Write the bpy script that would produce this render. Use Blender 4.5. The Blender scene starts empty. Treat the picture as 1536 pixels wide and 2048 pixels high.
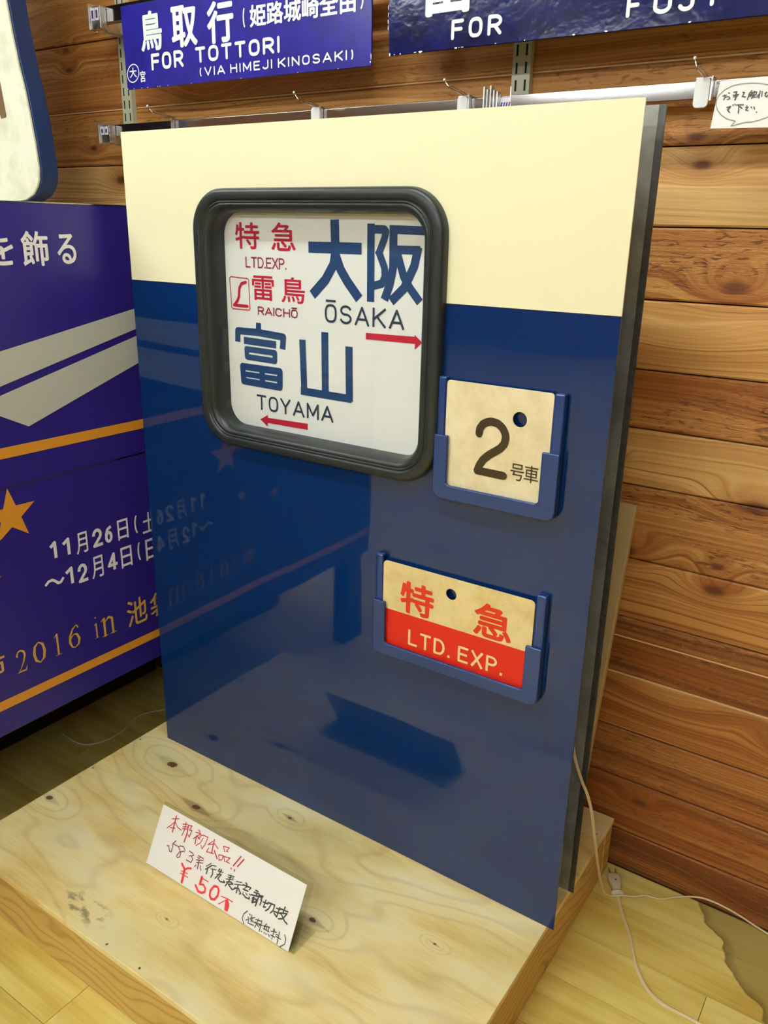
import bpy, bmesh, math, random, json
from mathutils import Vector, Matrix
random.seed(7)
scene = bpy.context.scene
col = scene.collection

# ------------------------------------------------------------------ camera, world, exposure
cam_data = bpy.data.cameras.new('camera')
cam = bpy.data.objects.new('camera', cam_data)
col.objects.link(cam)
scene.camera = cam
CAM = Vector((1.30577, -1.07147, 1.12083))
RT, DN, FW = (Vector((0.82654256, 0.56254118, 0.01936036)), Vector((0.19908215, -0.25999332, -0.94486495)), Vector((-0.52649188, 0.78482539, -0.32688745)))
M = Matrix((RT, -DN, -FW)).transposed().to_4x4()
M.translation = CAM
cam.matrix_world = M
cam_data.sensor_fit = 'AUTO'
cam_data.sensor_width = 36.0
cam_data.lens = 1645.255 / 2048 * 36.0
cam_data.clip_start = 0.02

world = bpy.data.worlds.new('world'); scene.world = world
world.use_nodes = True
world.node_tree.nodes['Background'].inputs[0].default_value = (0.9, 0.95, 1.0, 1)
world.node_tree.nodes['Background'].inputs[1].default_value = 0.1
scene.view_settings.view_transform = 'Standard'
scene.view_settings.look = 'None'
scene.view_settings.gamma = 1.0
scene.view_settings.use_curve_mapping = False
scene.view_settings.exposure = 0.0

ZF = -0.12          # floor height (z = 0 is the top of the plywood platform)
ZC = 2.50           # ceiling
LAMP_POWER = 61.0
FIXTURES = [(0.6, -0.80), (-1.3, -0.80), (0.6, -3.0), (-1.3, -3.0), (2.4, -3.0), (0.6, -5.4), (-1.3, -5.4), (2.4, -5.4)]

# lettering and brush strokes in the plane of each sign (metres)
INK = json.loads('''{"roll_blue":{"s":[[0.0175,0,[[0.42,1.0882],[0.5139,1.0888]]],[0.017,0,[[0.4674,1.1249],[0.469,1.0785]]],[0.0165,0,[[0.4684,1.0811],[0.465,1.0628],[0.4483,1.0384],[0.4252,1.0172]]],[0.0165,0,[[0.469,1.0785],[0.4793,1.0556],[0.4928,1.038],[0.5124,1.0169]]],[0.014,0,[[0.5376,1.121],[0.5385,1.0145]]],[0.0125,0,[[0.5377,1.118],[0.5628,1.1177],[0.5654,1.1148],[0.5631,1.105],[0.5535,1.0838]]],[0.0125,0,[[0.5535,1.0838],[0.5642,1.0617],[0.5651,1.0492],[0.5599,1.0383],[0.5482,1.0352]]],[0.0125,0,[[0.5767,1.1182],[0.63,1.1172]]],[0.0145,0,[[0.5792,1.1182],[0.5798,1.0623],[0.5742,1.037],[0.5668,1.0188]]],[0.0125,0,[[0.5837,1.0891],[0.6231,1.0894]]],[0.0145,0,[[0.6231,1.0889],[0.618,1.0664],[0.6008,1.0334],[0.5811,1.0158]]],[0.0135,0,[[0.5879,1.0824],[0.5993,1.0508],[0.6115,1.034],[0.6267,1.0179]]],[0.0115,0,[[0.2993,0.9545],[0.2989,0.9437]]],[0.0125,0,[[0.2484,0.926],[0.2492,0.9411],[0.2968,0.942],[0.3561,0.9389],[0.3542,0.9223]]],[0.0125,0,[[0.2678,0.9253],[0.3348,0.9243]]],[0.0105,1,[[0.2691,0.9105],[0.3359,0.9097],[0.3355,0.8956],[0.2697,0.8967]]],[0.0125,1,[[0.258,0.8785],[0.3467,0.8784],[0.3459,0.8506],[0.2592,0.8519]]],[0.01,0,[[0.2607,0.865],[0.3455,0.8646]]],[0.0125,0,[[0.3043,0.8789],[0.3052,0.8509]]],[0.0135,0,[[0.3986,0.9335],[0.4014,0.8493]]],[0.0135,0,[[0.3983,0.8504],[0.4975,0.8497]]],[0.0145,0,[[0.4969,0.9305],[0.4982,0.8504]]],[0.0145,0,[[0.4468,0.9495],[0.4474,0.8491]]]],"t":[],"p":[]},"roll_red":{"s":[[0.0016,1,[[0.2344,1.0315],[0.2378,1.0339],[0.2769,1.0324],[0.2796,1.0302],[0.2805,0.981],[0.2784,0.9791],[0.2397,0.9788],[0.2369,0.981]]],[0.0052,0,[[0.2726,1.0259],[0.2624,1.0231],[0.2568,1.0148],[0.2552,1.0003],[0.2507,0.9927],[0.2429,0.9855]]],[0.0052,0,[[0.2429,0.9855],[0.2747,0.9853]]]],"t":[["特",0.2518,1.0815,0.3072,1.1247,0.02],["急",0.3338,1.0806,0.3867,1.1252,0.02],["雷",0.2871,0.9973,0.3372,1.0385,0.02],["鳥",0.3536,0.9969,0.4051,1.0393,0.02]],"p":[[[0.5305,0.9606],[0.6227,0.9623],[0.6226,0.9651],[0.6366,0.9548],[0.6235,0.9427],[0.6238,0.9516],[0.5306,0.9507]],[[0.2974,0.7864],[0.3162,0.7969],[0.3156,0.7918],[0.4085,0.7941],[0.4083,0.7832],[0.3149,0.7824],[0.3146,0.7754]]]},"roll_dark":{"s":[],"t":[["TOYAMA",0.2902,0.804,0.4644,0.8316,0.006],["ŌSAKA",0.4471,0.971,0.6029,1.0077,0.006]],"p":[]},"roll_maroon":{"s":[],"t":[["LTD.EXP.",0.2739,1.0508,0.3658,1.0688,0.004],["RAICHŌ",0.2988,0.9727,0.3889,0.99,0.006]],"p":[]},"two":{"s":[[0.0122,0,[[0.76,0.8365],[0.7608,0.8442],[0.7658,0.8516],[0.7728,0.8555],[0.7799,0.8572],[0.7899,0.8555],[0.7974,0.8501],[0.802,0.8429],[0.8034,0.8366],[0.8018,0.8272],[0.7961,0.8197],[0.7884,0.8139],[0.778,0.8066],[0.7694,0.7984],[0.7635,0.7888],[0.7604,0.7796]]],[0.0122,0,[[0.7603,0.78],[0.8036,0.7792]]]],"t":[["号",0.8144,0.776,0.8362,0.8011,0.0],["車",0.8363,0.7762,0.8588,0.8024,0.0]],"p":[]},"exp_red":{"s":[],"t":[["特",0.6306,0.5106,0.6956,0.5687,0.04],["急",0.7695,0.5104,0.8363,0.5693,0.04]],"p":[]},"exp_cream":{"s":[],"t":[["LTD. EXP.",0.6483,0.4525,0.8255,0.4812,0.015]],"p":[]},"tottori":{"s":[[0.0022,1,[[-0.2182,1.4193],[-0.2191,1.4154],[-0.2209,1.4117],[-0.2236,1.4084],[-0.227,1.4057],[-0.2309,1.4036],[-0.2351,1.4024],[-0.2393,1.4021],[-0.2434,1.4027],[-0.2471,1.4042],[-0.2502,1.4064],[-0.2526,1.4094],[-0.2541,1.4129],[-0.2546,1.4167],[-0.2541,1.4206],[-0.2526,1.4245],[-0.2503,1.428],[-0.2472,1.431],[-0.2435,1.4334],[-0.2395,1.435],[-0.2352,1.4357],[-0.2311,1.4355],[-0.2272,1.4345],[-0.2238,1.4326],[-0.2211,1.43],[-0.2192,1.4268],[-0.2182,1.4231]]]],"t":[["鳥",-0.2054,1.4557,-0.1402,1.5286,0.045],["取",-0.1129,1.4544,-0.0397,1.5279,0.045],["行",-0.0121,1.4527,0.0584,1.5251,0.045],["(",0.0826,1.4727,0.0916,1.5058,0.02],["姫路城崎全由",0.1002,1.4709,0.3466,1.5082,0.04],[")",0.351,1.4738,0.363,1.5026,0.02],["FOR",-0.1777,1.4196,-0.0828,1.4507,0.03],["TOTTORI",-0.0482,1.4232,0.1728,1.4512,0.03],["(VIA HIMEJI KINOSAKI)",-0.0379,1.3985,0.3417,1.4146,0.02],["大",-0.2475,1.4107,-0.2252,1.4299,0.03],["宮",-0.2152,1.4004,-0.1987,1.4217,0.03]],"p":[]},"fuji":{"s":[],"t":[["FOR",0.5387,1.4105,0.6295,1.4394,0.025],["F",0.8277,1.4123,0.8482,1.442,0.025],["U",0.8664,1.4123,0.8924,1.4406,0.025],["J",0.9011,1.4121,0.9235,1.4395,0.025],["I",0.9442,1.4146,0.953,1.4368,0.025],["富",0.4811,1.4477,0.5766,1.5612,0.045]],"p":[]},"ban_white":{"s":[[0.0055,0,[[-0.2224,0.4504],[-0.2162,0.4555],[-0.2078,0.4563],[-0.2016,0.4519],[-0.1957,0.4456],[-0.1895,0.446],[-0.184,0.4521]]]],"t":[["を",-0.2544,1.047,-0.2053,1.0971,0.03],["飾",-0.1902,1.0446,-0.1371,1.1032,0.03],["る",-0.12,1.0466,-0.0805,1.0989,0.03],["1",-0.2044,0.4984,-0.1904,0.5338,0.0],["1",-0.1764,0.4962,-0.1607,0.5319,0.0],["月",-0.1472,0.4892,-0.12,0.5335,0.02],["2",-0.108,0.4913,-0.0839,0.5304,0.0],["6",-0.078,0.4916,-0.0587,0.5279,0.0],["日",-0.0455,0.488,-0.0184,0.5327,0.02],["(",-0.0017,0.4909,0.0111,0.5313,0.0],["土",0.019,0.4843,0.0539,0.5297,0.02],[")",0.0642,0.4869,0.0775,0.5286,0.0],["1",-0.1767,0.4335,-0.1603,0.47,0.0],["2",-0.1499,0.4275,-0.1271,0.4675,0.0],["月",-0.1172,0.4248,-0.0887,0.4723,0.02],["4",-0.0779,0.4287,-0.0527,0.4675,0.0],["日",-0.0432,0.4238,-0.0145,0.4705,0.02],["(",0.0009,0.4275,0.0131,0.4692,0.0],["日",0.0225,0.4197,0.0557,0.4687,0.02],[")",0.0694,0.4245,0.0829,0.4675,0.0]],"p":[]},"ban_grey":{"s":[],"t":[],"p":[[[-0.5753,0.8474],[-0.2539,0.9047],[0.0433,0.9583],[0.0785,0.9651],[0.0784,0.9252],[0.0411,0.9183],[-0.2625,0.8444],[-0.5911,0.7645]],[[-0.5935,0.7519],[-0.2648,0.8286],[0.0416,0.9046],[0.0831,0.9153],[0.086,0.8648],[0.0444,0.8513],[-0.2176,0.7653],[-0.2699,0.7929],[-0.5947,0.7456]]]},"ban_orange":{"s":[],"t":[],"p":[[[-0.2776,0.7393],[0.0464,0.7334],[0.046,0.7142],[-0.2806,0.718]]]},"ban_orange2":{"s":[],"t":[],"p":[[[-0.3472,0.254],[0.0475,0.2467],[0.0472,0.2289],[-0.3504,0.232]]]},"ban_star":{"s":[],"t":[],"p":[[[-0.2756,0.6614],[-0.2246,0.6243],[-0.2426,0.5668]]]},"ban_gold":{"s":[],"t":[["市",-0.369,0.3041,-0.3253,0.3507,0.02],["池",-0.041,0.2818,0.0139,0.344,0.015],["袋",0.0222,0.2791,0.0838,0.3379,0.015],["2",-0.3047,0.291,-0.2805,0.3397,0.0],["0",-0.2695,0.2946,-0.2386,0.3409,0.0],["1",-0.2241,0.293,-0.2028,0.342,0.0],["6",-0.1894,0.2928,-0.1589,0.3442,0.0],["i",-0.1266,0.2921,-0.1148,0.3435,0.0],["n",-0.1085,0.2879,-0.0715,0.3314,0.0]],"p":[]},"card_red":{"s":[[0.0024,0,[[0.3082,0.1053],[0.3086,0.0956],[0.3096,0.0758]]],[0.0016,0,[[0.3001,0.0966],[0.3158,0.1029]]],[0.0016,0,[[0.309,0.0947],[0.3018,0.0852],[0.2949,0.0775]]],[0.0016,0,[[0.309,0.0947],[0.3175,0.0883],[0.3286,0.0869]]],[0.0016,0,[[0.302,0.0811],[0.3134,0.0842]]],[0.0016,0,[[0.3341,0.1037],[0.3354,0.0913],[0.3329,0.0789]]],[0.0016,0,[[0.3277,0.0979],[0.3388,0.1017]]],[0.0016,0,[[0.3297,0.0941],[0.3404,0.0976]]],[0.0016,0,[[0.3298,0.0903],[0.3411,0.0941]]],[0.0024,0,[[0.3412,0.1012],[0.3433,0.088],[0.3423,0.071]]],[0.0016,0,[[0.3413,0.101],[0.3494,0.1032],[0.3469,0.0949],[0.3524,0.0961],[0.3502,0.0831],[0.346,0.0859]]],[0.0016,0,[[0.3662,0.1033],[0.3714,0.1006]]],[0.0016,0,[[0.3622,0.0971],[0.3736,0.0989],[0.3602,0.0843]]],[0.0024,0,[[0.3654,0.0918],[0.3672,0.0781]]],[0.0016,0,[[0.366,0.092],[0.3746,0.0892]]],[0.0016,0,[[0.3753,0.0948],[0.3704,0.0885]]],[0.0016,0,[[0.3733,0.0961],[0.3803,0.0988],[0.3912,0.0998],[0.3892,0.0857],[0.3853,0.0766],[0.3808,0.0811]]],[0.0016,0,[[0.3814,0.0941],[0.3781,0.0842],[0.3702,0.0762]]],[0.0024,0,[[0.4064,0.1018],[0.4084,0.078]]],[0.0016,0,[[0.4035,0.0975],[0.3955,0.0883],[0.41,0.0955],[0.4191,0.0909]]],[0.0016,0,[[0.3995,0.0837],[0.3967,0.0762],[0.4135,0.0796]]],[0.0024,0,[[0.4128,0.0851],[0.4233,0.0749]]],[0.0016,0,[[0.4293,0.0993],[0.4351,0.0918]]],[0.0016,0,[[0.4293,0.0993],[0.4427,0.1023],[0.4382,0.0947],[0.4422,0.0954]]],[0.0016,0,[[0.4246,0.0822],[0.4288,0.0736]]],[0.0016,0,[[0.4246,0.0822],[0.4341,0.0852],[0.4343,0.0775],[0.4289,0.0752]]],[0.0016,0,[[0.4359,0.0844],[0.441,0.0767]]],[0.0016,0,[[0.4359,0.0844],[0.4502,0.0874],[0.4439,0.0785],[0.4519,0.0788]]],[0.0024,0,[[0.4714,0.099],[0.4613,0.0787]]],[0.0024,0,[[0.479,0.0971],[0.4701,0.081]]],[0.0024,0,[[0.4578,0.0729],[0.4588,0.0725]]],[0.0024,0,[[0.466,0.0736],[0.4667,0.0718]]]],"t":[],"p":[]},"card_plum":{"s":[[0.0016,0,[[0.3068,0.0491],[0.31,0.051],[0.3156,0.043],[0.3201,0.0433],[0.3199,0.0513],[0.3185,0.0583],[0.3233,0.0652]]],[0.0016,0,[[0.3191,0.058],[0.333,0.0585]]],[0.0016,0,[[0.3497,0.0585],[0.3449,0.0629],[0.3364,0.0615],[0.3343,0.0574],[0.3416,0.0508],[0.3423,0.0436],[0.3376,0.0403],[0.3344,0.0424],[0.3391,0.0513],[0.3463,0.056],[0.35,0.056]]],[0.0016,0,[[0.3597,0.0617],[0.3681,0.0614],[0.3721,0.0589],[0.3623,0.0537]]],[0.0016,0,[[0.3674,0.0558],[0.3719,0.0519],[0.3702,0.0453],[0.3583,0.045]]],[0.0016,0,[[0.3816,0.0629],[0.3948,0.0628]]],[0.0016,0,[[0.3806,0.0598],[0.3848,0.0585],[0.3881,0.0631]]],[0.0016,0,[[0.3799,0.0543],[0.3953,0.0598]]],[0.0016,0,[[0.3822,0.0505],[0.3963,0.0555]]],[0.0024,0,[[0.3868,0.0562],[0.3879,0.0419]]],[0.0016,0,[[0.383,0.0466],[0.3804,0.042]]],[0.0016,0,[[0.3922,0.0495],[0.3967,0.042]]]],"t":[],"p":[]},"card_pink":{"s":[[0.0042,0,[[0.3514,0.035],[0.3609,0.0292]]],[0.0034,0,[[0.3617,0.0287],[0.3662,0.0331],[0.3743,0.0362]]],[0.0055,0,[[0.3609,0.0292],[0.3627,0.0068]]],[0.0016,0,[[0.3544,0.0235],[0.3702,0.025]]],[0.0016,0,[[0.3537,0.019],[0.373,0.0196]]],[0.005,0,[[0.403,0.0331],[0.4029,0.0209]]],[0.0016,0,[[0.4053,0.0317],[0.4194,0.0318]]],[0.0035,0,[[0.4024,0.0207],[0.4111,0.0229],[0.4171,0.0187],[0.4178,0.0133]]],[0.0042,0,[[0.4178,0.0133],[0.4122,0.0092],[0.4035,0.0081],[0.3945,0.0147]]],[0.0042,0,[[0.4338,0.0305],[0.4289,0.0207],[0.4304,0.0125],[0.4352,0.009]]],[0.0042,0,[[0.4352,0.009],[0.4426,0.0112],[0.4469,0.0199],[0.446,0.0291],[0.4419,0.0325],[0.4351,0.0315]]],[0.0016,0,[[0.4547,0.0222],[0.4681,0.0242],[0.481,0.0242]]],[0.0016,0,[[0.4666,0.0212],[0.4536,0.0085]]]],"t":[],"p":[[[0.4652,0.0218],[0.4698,0.0239],[0.4748,0.0182],[0.4766,0.0135],[0.4759,0.0048],[0.4688,0.0044],[0.4666,0.0129]]]},"card_black":{"s":[[0.0016,0,[[0.4142,0.0626],[0.4055,0.0538]]],[0.0024,0,[[0.4162,0.0595],[0.4061,0.0486]]],[0.0024,0,[[0.41,0.0502],[0.4101,0.0425]]],[0.0016,0,[[0.416,0.06],[0.4263,0.0628]]],[0.0016,0,[[0.4168,0.0543],[0.4285,0.0572]]],[0.0024,0,[[0.421,0.055],[0.4234,0.0472],[0.4218,0.0416]]],[0.0024,0,[[0.4356,0.0619],[0.4336,0.0577]]],[0.0016,0,[[0.4337,0.0572],[0.4447,0.0598]]],[0.0024,0,[[0.4394,0.0619],[0.4369,0.0531],[0.431,0.0434]]],[0.0016,0,[[0.4317,0.0509],[0.4415,0.0546]]],[0.0024,0,[[0.4415,0.0546],[0.4369,0.0455],[0.4438,0.0431],[0.4533,0.0456],[0.4503,0.0475]]],[0.0016,0,[[0.4556,0.0602],[0.4693,0.0629]]],[0.0016,0,[[0.4569,0.057],[0.4689,0.0601]]],[0.0016,0,[[0.4542,0.0525],[0.4692,0.0575]]],[0.0024,0,[[0.4617,0.0618],[0.4619,0.0537],[0.4565,0.0411]]],[0.0024,0,[[0.4567,0.0482],[0.4655,0.0521],[0.4711,0.0508],[0.463,0.0472]]],[0.0024,0,[[0.4617,0.0466],[0.4725,0.0417],[0.4801,0.0483]]],[0.0016,0,[[0.4763,0.0579],[0.4882,0.061]]],[0.0016,0,[[0.4742,0.0521],[0.4922,0.058]]],[0.0024,0,[[0.482,0.0545],[0.4829,0.041]]],[0.0024,0,[[0.4848,0.0493],[0.4919,0.0439],[0.4898,0.0419]]],[0.0016,0,[[0.4772,0.0481],[0.4749,0.0428]]],[0.0024,0,[[0.4963,0.0641],[0.4998,0.0624]]],[0.0024,0,[[0.4919,0.0589],[0.5089,0.0611],[0.5069,0.057]]],[0.0016,0,[[0.4964,0.0545],[0.5015,0.0599]]],[0.0024,0,[[0.4943,0.0525],[0.5053,0.0537]]],[0.0016,0,[[0.4961,0.0479],[0.4963,0.0437]]],[0.0024,0,[[0.4981,0.0446],[0.504,0.0424],[0.5121,0.0434],[0.5111,0.0461]]],[0.0016,0,[[0.5023,0.0486],[0.5056,0.0474]]],[0.0016,0,[[0.5093,0.0507],[0.5118,0.0497]]],[0.0024,0,[[0.52,0.0618],[0.5254,0.0621]]],[0.0024,0,[[0.518,0.0577],[0.5286,0.0593]]],[0.0024,0,[[0.5133,0.0514],[0.5351,0.0569]]],[0.0024,0,[[0.5231,0.0589],[0.5244,0.0537]]],[0.0045,0,[[0.5199,0.049],[0.5199,0.0416]]],[0.0024,0,[[0.5176,0.0475],[0.5269,0.049],[0.5259,0.0443],[0.5199,0.0416]]],[0.0024,0,[[0.5293,0.0575],[0.5279,0.0389]]],[0.0024,0,[[0.5293,0.0575],[0.537,0.0593],[0.5347,0.0525],[0.5368,0.0524],[0.5358,0.0441]]],[0.0024,0,[[0.5408,0.0511],[0.5512,0.0527]]],[0.0024,0,[[0.5451,0.0562],[0.5435,0.0439],[0.5476,0.0458]]],[0.0024,0,[[0.5504,0.0549],[0.5642,0.0565],[0.5637,0.0469],[0.5601,0.0416]]],[0.0024,0,[[0.5568,0.0542],[0.5545,0.0458],[0.5496,0.0405]]],[0.0024,0,[[0.5657,0.0468],[0.5803,0.0494]]],[0.0024,0,[[0.5748,0.0572],[0.5739,0.0412],[0.5673,0.0444]]],[0.0024,0,[[0.5693,0.0536],[0.5769,0.055]]],[0.0024,0,[[0.5777,0.0564],[0.5925,0.0581]]],[0.0024,0,[[0.5848,0.0628],[0.5835,0.0518]]],[0.0024,0,[[0.5787,0.0502],[0.5918,0.0546],[0.5864,0.0439],[0.5784,0.0402]]],[0.0024,0,[[0.5818,0.049],[0.5911,0.042],[0.5971,0.0402]]],[0.0016,0,[[0.5152,0.0242],[0.5095,0.0168],[0.5089,0.0091],[0.5151,0.0024]]],[0.0016,0,[[0.5204,0.0218],[0.5229,0.0208]]],[0.0016,0,[[0.5259,0.0222],[0.526,0.0181]]],[0.0016,0,[[0.5197,0.0162],[0.5223,0.0132],[0.5172,0.0098]]],[0.0016,0,[[0.5248,0.0159],[0.5332,0.0214]]],[0.0016,0,[[0.5283,0.0196],[0.5284,0.0118]]],[0.0016,0,[[0.526,0.0144],[0.5332,0.014]]],[0.0016,0,[[0.5226,0.0123],[0.5231,0.0073],[0.5298,0.0083],[0.5352,0.0087]]],[0.0016,0,[[0.536,0.0195],[0.5471,0.0215]]],[0.0016,0,[[0.541,0.0229],[0.5386,0.0071]]],[0.0016,0,[[0.5347,0.0137],[0.547,0.0163]]],[0.0016,0,[[0.5485,0.0232],[0.5489,0.0057]]],[0.0016,0,[[0.5368,0.0157],[0.5454,0.0114]]],[0.0016,0,[[0.5455,0.0146],[0.5518,0.0164]]],[0.0016,0,[[0.559,0.0229],[0.5559,0.0163]]],[0.0016,0,[[0.5541,0.0175],[0.5668,0.0203]]],[0.0016,0,[[0.555,0.0133],[0.5679,0.0136]]],[0.0016,0,[[0.5576,0.0192],[0.5573,0.0128]]],[0.0016,0,[[0.5614,0.0199],[0.5618,0.0134]]],[0.0016,0,[[0.5653,0.0207],[0.5653,0.0134]]],[0.0016,0,[[0.5524,0.0074],[0.5539,0.007]]],[0.0016,0,[[0.5583,0.0081],[0.56,0.0073]]],[0.0016,0,[[0.5625,0.008],[0.5642,0.0072]]],[0.0016,0,[[0.5675,0.0093],[0.5711,0.0069]]],[0.0016,0,[[0.571,0.0161],[0.5821,0.0193]]],[0.0016,0,[[0.5773,0.0211],[0.5765,0.0053]]],[0.0016,0,[[0.5724,0.0106],[0.5812,0.0106]]],[0.0016,0,[[0.5755,0.0224],[0.5753,0.0192]]],[0.0016,0,[[0.5875,0.0228],[0.5886,0.0034]]],[0.0016,0,[[0.5823,0.0132],[0.5931,0.0132]]],[0.0016,0,[[0.5819,0.0161],[0.5858,0.0164]]],[0.0016,0,[[0.5982,0.0228],[0.6027,0.0178],[0.603,0.0097],[0.5954,0.0015]]]],"t":[],"p":[]},"rc_black":{"s":[[0.0014,0,[[0.9807,1.3008],[0.9855,1.3018]]],[0.0014,0,[[0.983,1.3022],[0.9839,1.2991],[0.9827,1.296]]],[0.0014,0,[[0.983,1.2987],[0.9867,1.2998],[0.9895,1.2992],[0.9905,1.297],[0.9872,1.2963]]],[0.0014,0,[[0.9876,1.3044],[0.9893,1.3037]]],[0.0014,0,[[0.9945,1.3048],[0.9987,1.3052]]],[0.0014,0,[[0.9942,1.301],[1.0013,1.3015]]],[0.0014,0,[[0.995,1.2989],[1.0002,1.2998]]],[0.00196,0,[[0.9981,1.305],[0.9978,1.3008],[0.9985,1.2991],[0.9976,1.2951]]],[0.0014,0,[[1.0063,1.3039],[1.0086,1.3035],[1.008,1.3015],[1.0062,1.2988],[1.0107,1.2979]]],[0.0014,0,[[1.018,1.3053],[1.015,1.3019],[1.0137,1.2944]]],[0.0014,0,[[1.0153,1.3027],[1.018,1.3025],[1.0177,1.2988]]],[0.0014,0,[[1.015,1.3006],[1.0179,1.3004]]],[0.0014,0,[[1.0146,1.2985],[1.0177,1.2986]]],[0.0014,0,[[1.0188,1.3029],[1.024,1.3034]]],[0.0014,0,[[1.0192,1.3029],[1.019,1.2991],[1.0237,1.2997],[1.024,1.303]]],[0.0014,0,[[1.0212,1.3044],[1.0209,1.2977],[1.0186,1.2958]]],[0.0014,0,[[1.0197,1.2974],[1.0234,1.2972]]],[0.0014,0,[[1.0287,1.3042],[1.028,1.2958]]],[0.0014,0,[[1.0272,1.2999],[1.0253,1.2966]]],[0.0014,0,[[1.0312,1.3034],[1.0314,1.2977]]],[0.0014,0,[[1.0349,1.3007],[1.0373,1.3018]]],[0.0014,0,[[1.0363,1.3022],[1.0357,1.2981],[1.0377,1.2963],[1.0391,1.2983]]],[0.0014,0,[[0.9883,1.2862],[0.9933,1.2874],[0.9913,1.2845],[0.9894,1.2833],[0.9929,1.2797]]],[0.0014,0,[[0.9958,1.289],[0.9965,1.2885]]],[0.0014,0,[[0.9982,1.2897],[0.9987,1.2893]]],[0.0014,0,[[1.0008,1.2887],[1.0095,1.2885]]],[0.0014,0,[[1.0037,1.2886],[1.0045,1.2783]]],[0.0014,0,[[1.0054,1.2863],[1.0084,1.284]]],[0.0014,0,[[1.0128,1.2849],[1.0163,1.2851]]],[0.0014,0,[[1.0142,1.2869],[1.0152,1.2833],[1.0133,1.2817],[1.0167,1.2808]]],[0.0014,0,[[1.02,1.2853],[1.0209,1.2838]]],[0.0014,0,[[1.0236,1.2851],[1.0247,1.2823]]],[0.0014,0,[[1.0277,1.2784],[1.0282,1.2781]]]],"t":[],"p":[]},"rc_grey":{"s":[[0.0012,0,[[1.0018,1.2685],[0.9909,1.2716],[0.9824,1.2768],[0.9764,1.2832],[0.9734,1.2894],[0.973,1.2955],[0.9754,1.3022],[0.9822,1.3086],[0.9915,1.3129],[1.0024,1.3145],[1.0157,1.3146],[1.0268,1.3135],[1.0374,1.3109],[1.0495,1.3059],[1.0583,1.2988],[1.0632,1.2894],[1.062,1.2812],[1.0544,1.2757],[1.0437,1.2716],[1.0317,1.268],[1.0232,1.2664],[1.0156,1.2664],[1.0069,1.2646],[0.9973,1.2624],[0.9999,1.266],[1.0018,1.2685]]]],"t":[],"p":[]}}''')

# ------------------------------------------------------------------ helpers
def link(o, parent=None):
    col.objects.link(o)
    if parent is not None:
        o.parent = parent
        o.matrix_parent_inverse = parent_world(parent).inverted()
    return o

def parent_world(p):
    if p.parent is None: return p.matrix_basis.copy()
    return parent_world(p.parent) @ p.matrix_parent_inverse @ p.matrix_basis

def tag(o, label=None, cat=None, group=None, kind=None):
    if label: o['label'] = label
    if cat: o['category'] = cat
    if group: o['group'] = group
    if kind: o['kind'] = kind
    return o

def empty(name, loc, label=None, cat=None, group=None, kind=None):
    o = bpy.data.objects.new(name, None)
    o.location = loc
    o.empty_display_size = 0.05
    link(o)
    return tag(o, label, cat, group, kind)

def finish(bm, name, mat, parent=None, smooth=False, bevel=0, seg=2, origin=None, angle=40, weld=True):
    bmesh.ops.remove_doubles(bm, verts=bm.verts, dist=1e-6) if weld else None
    me = bpy.data.meshes.new(name)
    if origin is not None:
        bmesh.ops.translate(bm, verts=bm.verts, vec=-Vector(origin))
    bm.to_mesh(me); bm.free()
    if mat is not None:
        me.materials.append(mat)
    if smooth:
        for p in me.polygons: p.use_smooth = True
    o = bpy.data.objects.new(name, me)
    if origin is not None: o.location = origin
    link(o, parent)
    if bevel:
        b = o.modifiers.new('bevel', 'BEVEL'); b.width = bevel; b.segments = seg; b.limit_method = 'ANGLE'; b.angle_limit = math.radians(30)
        for p in me.polygons: p.use_smooth = True
        w = o.modifiers.new('wn', 'WEIGHTED_NORMAL'); w.keep_sharp = True
    return o

def box(bm, x0, x1, y0, y1, z0, z1):
    vs = [bm.verts.new((x, y, z)) for x in (x0, x1) for y in (y0, y1) for z in (z0, z1)]
    for f in ((0,1,3,2),(4,6,7,5),(0,4,5,1),(2,3,7,6),(0,2,6,4),(1,5,7,3)):
        bm.faces.new([vs[i] for i in f])
    return vs

def boxobj(name, mat, parent, x0, x1, y0, y1, z0, z1, bevel=0, seg=2, origin=None):
    bm = bmesh.new(); box(bm, x0, x1, y0, y1, z0, z1)
    return finish(bm, name, mat, parent, bevel=bevel, seg=seg, origin=origin)

def prism(bm, pts, ext):          # pts: 3D loop, ext: extrusion vector
    a = [bm.verts.new(p) for p in pts]; e = Vector(ext)
    b = [bm.verts.new(Vector(p) + e) for p in pts]
    bm.faces.new(a); bm.faces.new(b[::-1])
    n = len(a)
    for i in range(n):
        bm.faces.new((a[i], b[i], b[(i+1) % n], a[(i+1) % n]))
    bmesh.ops.recalc_face_normals(bm, faces=bm.faces)

def rrect(x0, x1, z0, z1, r, n=8):
    pts = []
    for cx, cz, a0 in ((x1-r, z1-r, 0), (x0+r, z1-r, 90), (x0+r, z0+r, 180), (x1-r, z0+r, 270)):
        for i in range(n+1):
            a = math.radians(a0 + 90*i/n)
            pts.append((cx + r*math.cos(a), cz + r*math.sin(a)))
    return pts

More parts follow.
